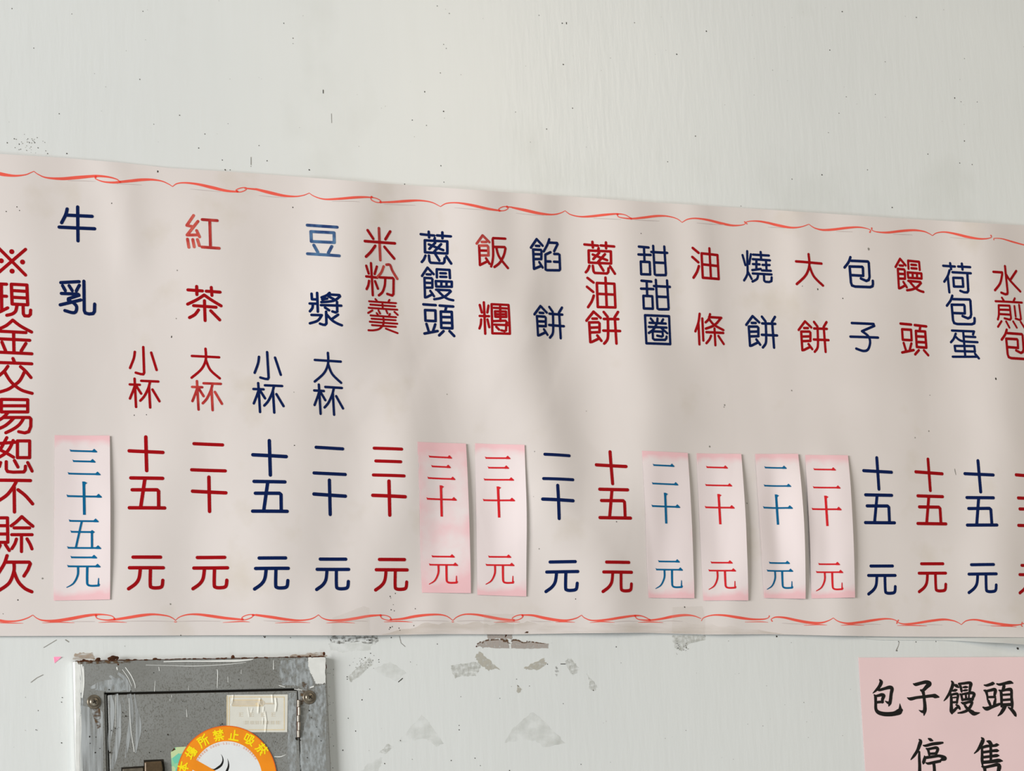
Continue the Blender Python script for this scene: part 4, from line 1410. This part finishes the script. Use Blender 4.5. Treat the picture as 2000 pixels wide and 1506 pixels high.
# round no smoking sticker
SU, SV, SRAD = 443.4, 1520.4, 103.0
DS = DD + 0.0014
kx = mpp(SU, SV)
SX, SZ = on_plane(SU, SV, DS)
stick = empty('no_smoking_sticker', (SX, -DS, SZ - SRAD * kx))
tag(stick, 'round orange no smoking sticker with yellow characters on the box door', 'sticker')


def disc_part(name, r0, r1, d, key, parent=stick, n=96):
    b = Buf()
    if r0 == 0:
        pts = [(SX + r1 * kx * math.cos(2 * math.pi * i / n), SZ + r1 * kx * math.sin(2 * math.pi * i / n)) for i in range(n)]
        b.add([(x, z, d) for x, z in pts], [list(range(n))], key)
    else:
        pts = []
        for r in (r0, r1):
            pts += [(SX + r * kx * math.cos(2 * math.pi * i / n), SZ + r * kx * math.sin(2 * math.pi * i / n), d) for i in range(n)]
        b.add(pts, [[i, (i + 1) % n, n + (i + 1) % n, n + i] for i in range(n)], key)
    return b


b = disc_part('', 0, 101.5, DS, 'white_print')
n = 96
base = len(b.v)
link('white_face', b, stick)
b = disc_part('', 72.5, 103, DS + 0.00006, 'orange')
rim = disc_part('', 101.2, 103, DS + 0.00009, 'orange_deep')
b.add(rim.v, rim.f, 'orange_deep')
link('orange_ring', b, stick)
T9 = (330, 1400, 9.0909)


def t9(x, y):
    return on_plane(T9[0] + x / T9[2], T9[1] + y / T9[2], DS)


b = Buf()
tx, ty = 0.870, 0.493
p = (452, 748)
ca = [(p[0] - 60 * tx, p[1] - 60 * ty), (p[0] + 1230 * tx, p[1] + 1230 * ty)]
cb = [(ca[1][0] - ty * 185, ca[1][1] + tx * 185), (ca[0][0] - ty * 185, ca[0][1] + tx * 185)]
q = []
for x, y in ca + cb:
    X, Zz = t9(x, y)
    q.append((X, Zz))
# clip the bar's ends to the inside of the ring
N = 24
top = [(q[0][0] + (q[1][0] - q[0][0]) * i / N, q[0][1] + (q[1][1] - q[0][1]) * i / N) for i in range(N + 1)]
bot = [(q[3][0] + (q[2][0] - q[3][0]) * i / N, q[3][1] + (q[2][1] - q[3][1]) * i / N) for i in range(N + 1)]


def inside(pt):
    r = math.hypot(pt[0] - SX, pt[1] - SZ)
    lim = 80 * kx
    return pt if r <= lim else (SX + (pt[0] - SX) * lim / r, SZ + (pt[1] - SZ) * lim / r)


top, bot = [inside(t) for t in top], [inside(t) for t in bot]
b.add([(x, z, DS + 0.00005) for x, z in top + bot], [[i, i + 1, N + 2 + i, N + 1 + i] for i in range(N)], 'orange')
link('slash_bar', b, stick)
b = Buf()
for ln in ('922,665,3 950,715,14 958,785,28 930,855,40 870,905,40 805,938,26 760,925,8', '1038,745,3 1055,810,18 1056,880,32 1035,945,42 1000,1000,34 950,1040,20'):
    w = [tuple(float(q) for q in s.split(',')) for s in ln.split()]
    ribbon(b, [t9(x, y) + (wd / 9.09 * kx,) for x, y, wd in catmull(w)], flat(DS + 0.00002), 'black', step=0.001)
link('smoke_mark', b, stick)
RINGCH = {
 'ben': '5,28 95,28;50,2 50,98;~48,30 30,60 5,80;~52,30 70,60 95,80;30,75 70,75',
 'chang': '3,35 36,35;20,8 20,75;2,82 38,70;50,8 88,8 88,38 50,38c;50,23 88,23;42,50 98,50;~55,50 48,65 38,76;50,62 92,62 90,92 80,92;~66,64 58,82 44,92;~80,64 72,84 60,96',
 'suo': '5,8 45,8;10,24 42,24 42,50 10,50c;~10,24 10,70 3,95;~92,5 75,14 58,16;~58,16 58,60 48,95;58,42 98,42;80,42 80,98',
 'jin': '5,15 45,15;25,2 25,45;24,17 6,40;26,17 44,36;55,15 95,15;75,2 75,45;74,17 56,40;76,17 96,38;22,54 78,54;5,70 95,70;50,70 50,95 42,95;28,80 14,94;70,80 86,94',
 'zhi': '52,5 52,90;52,42 88,42;22,40 22,90;5,92 95,92',
 'xi': '5,18 32,18 32,72 5,72c;42,10 78,10 70,42 92,42;~92,42 80,75 45,96;~55,12 52,60 32,96;~56,48 72,80 97,95',
 'yan': '5,14 95,14;32,3 32,24;68,3 68,24;25,28 25,38;3,42 46,42;~18,42 18,75 5,97;18,58 40,58 38,92 30,94;~72,28 64,44 50,56;~72,30 84,44 97,54;62,62 74,72;64,80 80,94',
}


def on_ring(buf, text, u, v, size, wd, key, d):
    ang = math.atan2(u - SU, SV - v)             # clockwise turn of the character
    X, Zz = on_plane(u, v, DS)
    c, s = math.cos(ang), math.sin(ang)
    k = size * kx / 100
    for stt in text.split(';'):
        smooth = stt.startswith('~')
        closed = stt.endswith('c')
        pts = [tuple(float(q) for q in p.split(',')) for p in stt.lstrip('~').rstrip('c').split()]
        if smooth:
            pts = catmull(pts, 5)
        if closed:
            pts.append(pts[0])
        w = []
        for x, y in pts:
            dx, dy = (x - 50) * k, (y - 50) * k
            w.append((X + dx * c - dy * s, Zz - (dx * s + dy * c), wd * k))
        ribbon(buf, w, flat(d), key, step=0.002)


made = []
for ch, u, v in (('ben', 357.5, 1499), ('chang', 372.9, 1470.4), ('suo', 397.1, 1447.3), ('jin', 426.8, 1436.3), ('zhi', 457, 1436.3), ('xi', 487.3, 1444), ('yan', 511.5, 1463.8)):
    b = Buf()
    on_ring(b, RINGCH[ch], u, v, 21.5, 13.5, 'yellow', DS + 0.00022)
    made.append(b)
ob = text_part('ring_text', made, stick)
ob['label'] = 'yellow characters round the orange ring'
DIG = {'0': '20,5 80,5 80,95 20,95c', '8': '20,5 80,5 80,95 20,95c;20,50 80,50', '5': '80,5 20,5 20,48 80,48 80,95 20,95', '3': '20,5 80,5 80,95 20,95;30,50 80,50', '1': '50,5 50,95', '-': '15,50 85,50'}
MARK = '10,10 90,10;10,50 90,50;10,92 90,92;50,10 50,92'
b = Buf()
seq = '######-0800-531-531-#######-'
for i, ch in enumerate(seq):
    a = math.radians(-58 + 4.35 * i)
    u, v = SU + 68.2 * math.sin(a), SV - 68.2 * math.cos(a)
    if ch == '#':
        on_ring(b, MARK, u, v, 4.0, 16, 'peach_print', DS + 0.0001)
    elif ch == '-' and i in (6, 19, 27):
        continue
    else:
        on_ring(b, DIG[ch], u, v, 3.8, 16, 'peach_print', DS + 0.0001)
ob = link('small_print', b, stick)
ob['label'] = 'tiny peach coloured line of print with a telephone number'

# ------------------------------------------------------------------ pink notice at the lower right
DN = 0.0015
ntl, nbl = Vector(on_plane(1676.5, 1284.5, DN)), Vector(on_plane(1699, 1650, DN))
NW = 0.36


def notice_h(x, z):
    s = max(0.0, (x - ntl.x) / NW)
    return DN + 0.0035 * s * s + 0.0005 * noise.noise(Vector((x * 9, z * 6, 2.0)))


notice = empty('paper_notice', (ntl.x + NW / 2, -DN, nbl.y))
tag(notice, 'pink paper notice with black brush characters at the lower right', 'notice')
bf = Buf()
n, m = 40, 30
for j in range(m + 1):
    l = ntl.lerp(nbl, j / m)
    for i in range(n + 1):
        x, z = l.x + NW * i / n, l.y
        bf.v.append((x, z, notice_h(x, z)))
bf.f = [[j * (n + 1) + i, j * (n + 1) + i + 1, (j + 1) * (n + 1) + i + 1, (j + 1) * (n + 1) + i] for j in range(m) for i in range(n)]
bf.mi = [0] * len(bf.f)
bf.mats = ['notice']
ob = link('paper', bf, notice, smooth=True)
thicken(ob, 0.0003)
BR1, BR2, BR3, BR4 = (1690, 1310, 12.5), (1840, 1310, 12.5), (1740, 1420, 12.5), (1870, 1420, 15.385)
BRUSH = [
 (BR1, '352,225,30 385,280,72 345,380,62 265,475,45 185,548,12;300,462,36 345,472,46 480,435,52 590,408,66 650,440,72 630,560,64 615,700,66 596,800,62 570,862,18;592,790,60 540,778,44 482,740,10;'
       '215,590,20 245,640,56 252,780,56 258,940,62 320,1020,72 450,1058,78 600,1062,80 720,1045,84 830,1000,110 880,965,60;850,975,90 848,890,48 840,808,8;240,625,40 330,605,50 400,590,62 452,612,62 420,690,60 412,765,56;272,775,44 350,765,48 432,768,38'),
 (BR1, '1168,320,18 1225,338,58 1350,305,58 1480,280,66 1565,318,84 1500,385,76 1415,475,56 1360,484,40;1350,478,34 1400,512,68 1422,600,58 1436,720,62 1450,860,70 1446,980,74 1428,1085,24;1440,1000,66 1375,1000,46 1306,965,8;1025,662,16 1100,690,58 1250,658,52 1450,635,54 1620,615,58 1700,622,80 1788,645,24'),
 (BR2, '225,262,30 252,310,60 235,400,64 165,560,52 95,670,40 35,738,12;280,345,26 340,372,64 388,405,34;250,495,30 310,480,54 350,470,26;'
       '205,575,40 215,700,58 215,850,62 220,990,80 230,1052,26;215,590,40 300,570,44 350,568,52 378,600,52 362,700,46 350,785,46;240,662,24 330,652,28;240,775,38 350,770,40;228,1040,34 290,970,52 340,915,46 382,890,40;330,835,28 385,872,52 420,928,46 428,945,24;'
       '400,322,30 440,385,52 464,500,46 470,532,16;400,325,40 520,312,46 640,298,52 690,325,72 675,400,62 662,505,48;502,410,26 560,402,46 610,402,26;508,490,26 560,480,40 612,476,22;'
       '430,572,30 460,610,48 480,700,46 490,735,24;438,588,34 600,556,46 720,545,56 770,580,62 740,665,52 732,705,52;478,715,42 600,698,46 742,690,42;566,582,40 576,690,44;644,575,30 640,690,38;'
       '460,780,24 520,800,52 640,766,46 705,770,62 715,800,52 670,890,56 600,972,52 480,1020,42 378,1036,22;520,800,34 570,890,52 640,960,58 720,1020,84 780,1050,72 900,1030,16'),
 (BR2, '1015,355,22 1080,362,46 1180,332,56 1230,315,62 1264,322,18;1010,485,26 1058,510,60 1085,600,46 1096,670,42;1060,505,44 1180,478,52 1260,460,58 1286,495,70 1266,600,52 1276,660,42;1100,648,40 1280,645,44;'
       '1084,690,20 1120,750,54 1160,840,52 1174,872,34;1290,690,36 1270,780,62 1250,845,44;985,895,26 1070,932,72 1200,888,58 1330,838,52 1395,815,42;1320,325,26 1390,342,46 1520,312,52 1640,288,62 1704,306,28;1500,345,46 1490,395,66 1466,460,48;'
       '1372,482,24 1420,522,56 1432,700,56 1436,870,52;1420,500,44 1530,472,46 1630,460,62 1672,485,58 1676,650,56 1690,800,62 1690,910,44;1445,595,36 1645,582,42;1450,722,42 1655,705,46;1450,838,56 1665,830,62;1525,880,60 1480,950,72 1420,1040,54 1348,1106,16;1600,900,24 1680,960,62 1740,1030,72 1775,1095,54 1785,1115,22'),
 (BR3, '690,308,26 720,352,72 692,450,72 642,580,58 565,700,52 488,795,18;690,610,40 690,750,54 700,950,62 700,1150,68 704,1310,44;912,285,26 960,312,58 1015,334,22;785,450,20 850,458,46 1000,418,54 1160,398,54 1258,385,34;'
       '860,527,26 905,562,52 930,680,42;890,545,46 1000,522,46 1095,508,56 1138,545,60 1100,642,52;930,655,42 1110,645,42;815,710,20 820,770,62 792,868,62 786,900,24;830,752,52 1000,728,52 1180,708,52 1310,765,78 1222,802,44;'
       '855,875,22 910,892,46 1060,862,52 1195,835,52;1040,880,62 1055,1000,62 1060,1210,66 1050,1280,50 980,1240,12'),
 (BR4, '710,330,36 750,390,92 700,520,92 600,690,62 490,798,18;720,620,60 725,800,66 725,1000,76 738,1150,42;720,622,60 850,582,66 950,572,60 1100,562,62 1165,540,72 1224,540,18;870,430,30 945,460,92 1000,530,80;'
       '755,762,60 900,742,60 1060,718,62 1170,712,72 1224,716,18;758,912,60 1000,882,62 1160,862,72 1234,862,18;750,1065,72 1000,1042,76 1220,1012,88 1330,1025,24;980,560,70 985,800,72 985,1020,66;715,1190,26 790,1225,84 812,1350,72 816,1500,62;780,1222,60 1000,1172,66 1180,1135,78 1235,1195,110 1205,1350,84 1192,1480,62;822,1462,62 1200,1442,62'),
]
made = []
for (u0, v0, s), text in BRUSH:
    bf = Buf()
    made.append(bf)
    for stt in text.split(';'):
        pts = [tuple(float(q) for q in p.split(',')) for p in stt.split()]
        w = []
        for x, y, wd in pts:
            u, v = u0 + x / s, v0 + y / s
            X, Zz = on_plane(u, v, DN)
            w.append((X, Zz, (wd * 1.30 + 6) / s * mpp(u, v)))
        if len(w) > 2:
            w = catmull(w, 5)
        ribbon(bf, w, lambda x, z: notice_h(x, z) + 0.0002, 'black', step=0.003)
ob = text_part('brush_text', made, notice)
ob['label'] = 'black brush characters'

# ------------------------------------------------------------------ film peeling off the wall under the banner's right end
bf = Buf()
low = [(1690, 1248), (1720, 1250), (1840, 1250.8), (1880, 1252), (1920, 1254.5), (1960, 1255.8), (2000, 1259), (2060, 1265), (2130, 1272)]
n, m = 80, 10
for i in range(n + 1):
    u = 1690 + 440 * i / n
    vb = interp(low, u)
    lf = 0.0008 + 0.017 * sstep(1835, 2010, u)
    for j in range(m + 1):
        t = j / m
        d = 0.0004 + lf * t ** 1.5
        x, z = on_plane(u, 1236 + (vb - 1236) * t, d)
        bf.v.append((x, z, d))
bf.f = [[i * (m + 1) + j, (i + 1) * (m + 1) + j, (i + 1) * (m + 1) + j + 1, i * (m + 1) + j + 1] for i in range(n) for j in range(m)]
bf.mi = [0] * len(bf.f)
bf.mats = ['strip']
ob = link('peeling_film', bf, smooth=True)
thicken(ob, 0.0003)
tag(ob, 'thin off-white film peeling from the wall above the pink notice', 'film')

# ------------------------------------------------------------------ old glue and tape marks on the wall
G = 'old glue marks on the wall below the banner'
MARKS = [
 ('tape_residue', [(640, 1241), (735, 1241), (740, 1252), (730, 1259), (700, 1254), (672, 1257), (642, 1256)], 'smudge', 'black flecked smudge just under the banner right of the metal box'),
 ('tape_residue', [(642, 1256), (728, 1256), (722, 1270), (670, 1274), (645, 1270)], 'residue_pale', 'pale grey patch below the black flecked smudge beside the metal box'),
 ('tape_residue', [(880, 1300), (905, 1296), (930, 1293), (940, 1300), (930, 1321), (905, 1320), (888, 1325), (882, 1312)], 'residue_grey', 'square grey glue patch left of the slanting tan strip'),
 ('tape_residue', [(935.5, 1272), (955, 1289), (976, 1308), (966, 1306), (954, 1310), (938, 1298), (927, 1284)], 'residue_tan', 'slanting tan glue strip with a pointed top below the brown torn strip'),
 ('tape_residue', [(1020, 1306), (1040, 1296), (1062, 1284), (1064, 1291), (1068, 1297), (1049, 1308.5), (1032, 1307)], 'residue_tan', 'wedge shaped tan glue mark pointing left, right of the slanting strip'),
 ('tape_residue', [(1104, 1291), (1109, 1286.5), (1116, 1286), (1124, 1297), (1131, 1306), (1128, 1314), (1119, 1319), (1112, 1312)], 'residue_grey', 'rounded grey glue mark at the right of the wedge shaped mark'),
 ('tape_residue', [(1145, 1316), (1156, 1328), (1167, 1341), (1160, 1351), (1150, 1344), (1152, 1332)], 'residue_grey', 'thin grey trail running down right of the rounded grey mark'),
 ('tape_residue', [(1009, 1338), (1014, 1341), (1018.5, 1347), (1012, 1354), (1009, 1352)], 'residue_tan', 'tiny tan triangle of glue below the wedge shaped mark'),
 ('tape_residue', [(824, 1396), (838, 1412), (852, 1432), (866, 1452), (852, 1458), (830, 1442), (800, 1448), (776, 1450), (798, 1424)], 'residue_pale', 'large faint triangular mark left of centre near the picture bottom'),
 ('tape_residue', [(1040, 1390), (1062, 1408), (1082, 1428), (1104, 1452), (1062, 1460), (1045, 1446), (1010, 1447), (985, 1450), (998, 1426), (1015, 1412)], 'residue_pale', 'large pale roof shaped mark right of centre near the picture bottom'),
 ('tape_residue', [(678, 1324), (700, 1302), (722, 1284), (730, 1294), (700, 1322), (684, 1332)], 'residue_grey', 'speckled diagonal glue trail beside the metal box'),
 ('tape_residue', [(726, 1308), (762, 1292), (794, 1314), (772, 1330), (745, 1318)], 'residue_pale', 'faint diamond mark right of the speckled diagonal trail'),
 ('tape_residue', [(1312, 1240), (1378, 1240), (1376, 1251), (1346, 1257), (1330, 1272), (1318, 1266), (1314, 1252)], 'residue_grey', 'grey ragged glue mark under the creased clear tape'),
 ('tape_residue', [(1085, 1300), (1089, 1304), (1091, 1312), (1087, 1322), (1084, 1316)], 'smudge', 'small dark crumbly mark between the wedge and rounded marks'),
 ('tape_residue', [(705, 1506), (720, 1490), (748, 1478), (742, 1500), (730, 1520), (700, 1530)], 'residue_pale', 'faint patch at the picture bottom right of the metal box'),
 ('tape_residue', [(740, 1470), (757, 1452), (768, 1460), (752, 1472)], 'residue_grey', 'small grey scuff left of the large faint triangular mark'),
 ('tape_residue', [(142, 1288), (147, 1276), (165, 1274.5), (180, 1275), (186, 1288)], 'tan_smear', 'tan smear on the wall above the metal box upper left corner'),
 ('tape_residue', [(556, 1287), (572, 1279), (600, 1277), (634, 1273), (638, 1282), (600, 1286)], 'tan_smear', 'tan smear on the wall above the metal box upper right corner'),
 ('tape_residue', [(950, 1238), (1000, 1238), (1000, 1249), (975, 1247), (952, 1249)], 'residue_brown', 'brown stain directly under the banner above the brown torn strip'),
]
for nm, pts, key, label in MARKS:
    bf = Buf()
    polygon(bf, px_poly(pts), flat(0.0002), key, 0.0010, 6)
    ob = link(nm, bf)
    tag(ob, label, 'glue mark', G)
bf = Buf()
polygon(bf, px_poly([(930, 1262), (936, 1254), (946, 1251), (960, 1249.5), (978, 1249), (989, 1250), (993, 1255), (995, 1266), (965, 1265.5), (945, 1264)]), flat(0.0002), 'residue_brown', 0.0007, 6)
polygon(bf, px_poly([(999, 1254), (1001, 1249.5), (1012, 1250.5), (1022, 1255), (1034, 1253), (1050, 1255.5), (1071, 1257), (1070.5, 1266.5), (1030, 1267), (998, 1266)]), flat(0.0002), 'residue_brown', 0.0006, 6)
for ln in ('942,1256,2 948,1251.5,2.6 958,1250,3 968,1249.5,2 980,1249,3.2 990,1250.5,3.5 992,1255,3 996,1257,1', '999,1252,3 1003,1250,3.4 1012,1251,3 1020,1255,2.4 1030,1255,1.5 1034,1253.5,2.5 1050,1255.5,2 1062,1257,1', '984,1252,4.5 988,1253,3', '932,1258,2 938,1254,2.4'):
    w = [tuple(float(q) for q in p.split(',')) for p in ln.split()]
    ribbon(bf, [on_plane(u, v) + (t * mpp(u, v),) for u, v, t in catmull(w)], flat(0.0003), 'residue_dark', step=0.002)
specks(bf, [(930.5, 1263, 1.6), (943, 1265, 1.1), (1029, 1252.5, 1.2), (988, 1241.5, 2.2), (987, 1244, 1.6)], flat(0.0003), 'rust')
ob = link('torn_tape', bf)
tag(ob, 'long brown torn tape strip with dark scorched upper edge under the banner', 'glue mark', G)

bf = Buf()
w = px_poly([(105, 1283.2), (119.5, 1283), (113, 1290), (106.5, 1295.5)])
e = 0.0012
bf.add([(x, z, 0.0004 + (e if i == 1 else 0)) for i, (x, z) in enumerate(w)] + [(x, z, 0.0001) for x, z in w], [[0, 1, 2, 3], [7, 6, 5, 4], [0, 4, 5, 1], [1, 5, 6, 2], [2, 6, 7, 3], [3, 7, 4, 0]], 'pink_scrap')
ob = link('paper_scrap', bf, solid=1)
tag(ob, 'tiny bright pink paper scrap on the wall left of the metal box', 'paper scrap')

# ------------------------------------------------------------------ dirt specks on the wall
bf = Buf()
k = 2.857
S1 = [(66, 48), (400, 78), (797, 63), (1583, 130), (1635, 213), (1635, 243), (188, 268), (780, 443), (330, 635), (858, 693), (1143, 748), (1445, 812), (1490, 898), (1400, 928), (1725, 948), (40, 797), (1108, 826), (1240, 893), (265, 857), (372, 857), (1283, 948), (1256, 948), (1002, 643), (1272, 690)]
S2 = [(440, 33), (507, 75), (1137, 130), (1160, 126), (1540, 127), (1941, 174), (475, 248), (490, 270), (1143, 360), (1776, 303), (457, 407), (572, 417), (475, 622), (300, 670), (877, 625), (1195, 604), (460, 925), (1725, 902), (1880, 759), (477, 1016), (258, 1028), (1050, 720), (380, 700), (370, 512), (1008, 85)]
S3 = [(985, 65), (1399, 97), (227, 174), (916, 279), (1667, 327), (1170, 527), (1008, 540), (1613, 547), (1738, 569), (908, 740), (1667, 787), (167, 759), (1463, 860), (1641, 910), (1710, 918), (1126, 948), (705, 1000), (420, 1150), (1264, 1158), (872, 975), (1648, 568), (967, 632), (62, 303), (1225, 345)]
spots = [(x / k, y / k, random.uniform(0.8, 1.5)) for x, y in S1] + [(700 + x / k, y / k, random.uniform(0.8, 1.5)) for x, y in S2] + [(1300 + x / k, y / k, random.uniform(0.8, 1.5)) for x, y in S3]
for x, y, r in ((1137, 130, 1.5), (1143, 360, 1.5), (475, 622, 1.6), (1941, 174, 1.5)):
    spots.append((700 + x / k, y / k, r))
k = 3.333
S4 = [(345, 187), (605, 243), (780, 127), (290, 490), (340, 420), (933, 470), (1187, 480), (1380, 400), (1497, 258), (1600, 515), (200, 610), (248, 693), (922, 657), (922, 685), (1060, 918), (1025, 870), (437, 905), (1250, 950), (545, 360), (1296, 355), (540, 755), (105, 790), (165, 818), (870, 885), (480, 85), (1945, 145), (193, 355), (310, 215), (360, 232), (330, 262), (1795, 428), (1715, 910)]
spots += [(620 + x / k, 1220 + y / k, random.uniform(0.8, 1.5)) for x, y in S4]
S5 = [(205, 475), (48, 560), (40, 688), (200, 770), (33, 685), (200, 505), (1690, 85)]
spots += [(60 + x / k, 1220 + y / k, random.uniform(0.9, 1.5)) for x, y in S5]
spots += [(1988, 1267, 2.8), (1986, 1266, 1.6), (1755, 1253, 1.2), (1752, 1271, 1.4), (1570, 1372, 1.0), (1490, 1418, .9), (1789, 1254, 1.2), (1828, 1253, 1.1), (678, 1322, 1.2), (1517, 1243, 2.2)]
specks(bf, spots, flat(0.0003), 'speck')
for _ in range(34):          # cluster of fly dirt above the banner at the left
    u, v = random.gauss(58, 13), random.gauss(282, 9)
    if v < 300:
        specks(bf, [(u, v, random.uniform(0.5, 1.3))], flat(0.0003), random.choice(('speck', 'speck_soft')))
for _ in range(26):
    specks(bf, [(random.gauss(710, 14), random.gauss(1296, 10), random.uniform(0.5, 1.1)), (random.uniform(645, 738), random.gauss(1250, 3), random.uniform(0.5, 1.3)), (random.uniform(1320, 1345), random.gauss(1262, 7), random.uniform(0.5, 1.3)), (random.uniform(640, 652), random.uniform(1300, 1500), random.uniform(0.4, 0.9))], flat(0.00035), random.choice(('speck', 'speck_soft')))
for _ in range(120):
    u, v = random.uniform(0, 2000), random.choice((random.uniform(0, 300), random.uniform(1250, 1500)))
    specks(bf, [(u, v, random.uniform(0.4, 0.8))], flat(0.0003), 'speck_soft')
for ln, key in (('631,176,1.6 631,182,1.4', 'speck'), ('647,222,0.8 647.5,240,0.8', 'speck_soft'), ('490,307,1 490,322,1.2', 'speck_soft'), ('60,1333,1 72,1324,1.2 84,1318,1', 'speck_soft'), ('128,1250,2 134,1254,1.5', 'speck_soft'), ('515,1243,1.6 517,1245.5,1.6 518.5,1243,1', 'speck'),
                ('778,1332,1.5 786,1325,1.5', 'speck'), ('1095,1297,1.4 1104,1297,1.4', 'speck'), ('1756,1254,1 1754,1262,1 1750,1271,2', 'speck_soft'), ('780,1243,1 783,1256,1 791,1263,1', 'speck_soft'), ('85,1265,1 110,1250,1', 'speck_soft'), ('1106,45,1.4 1106,47,1.4', 'speck')):
    w = [tuple(float(q) for q in p.split(',')) for p in ln.split()]
    ribbon(bf, [on_plane(u, v) + (t * mpp(u, v),) for u, v, t in w], flat(0.0003), key)
ob = link('dirt_specks', bf)
tag(ob, 'tiny dark dirt specks and fly spots scattered over the painted wall', 'dirt', None, 'stuff')
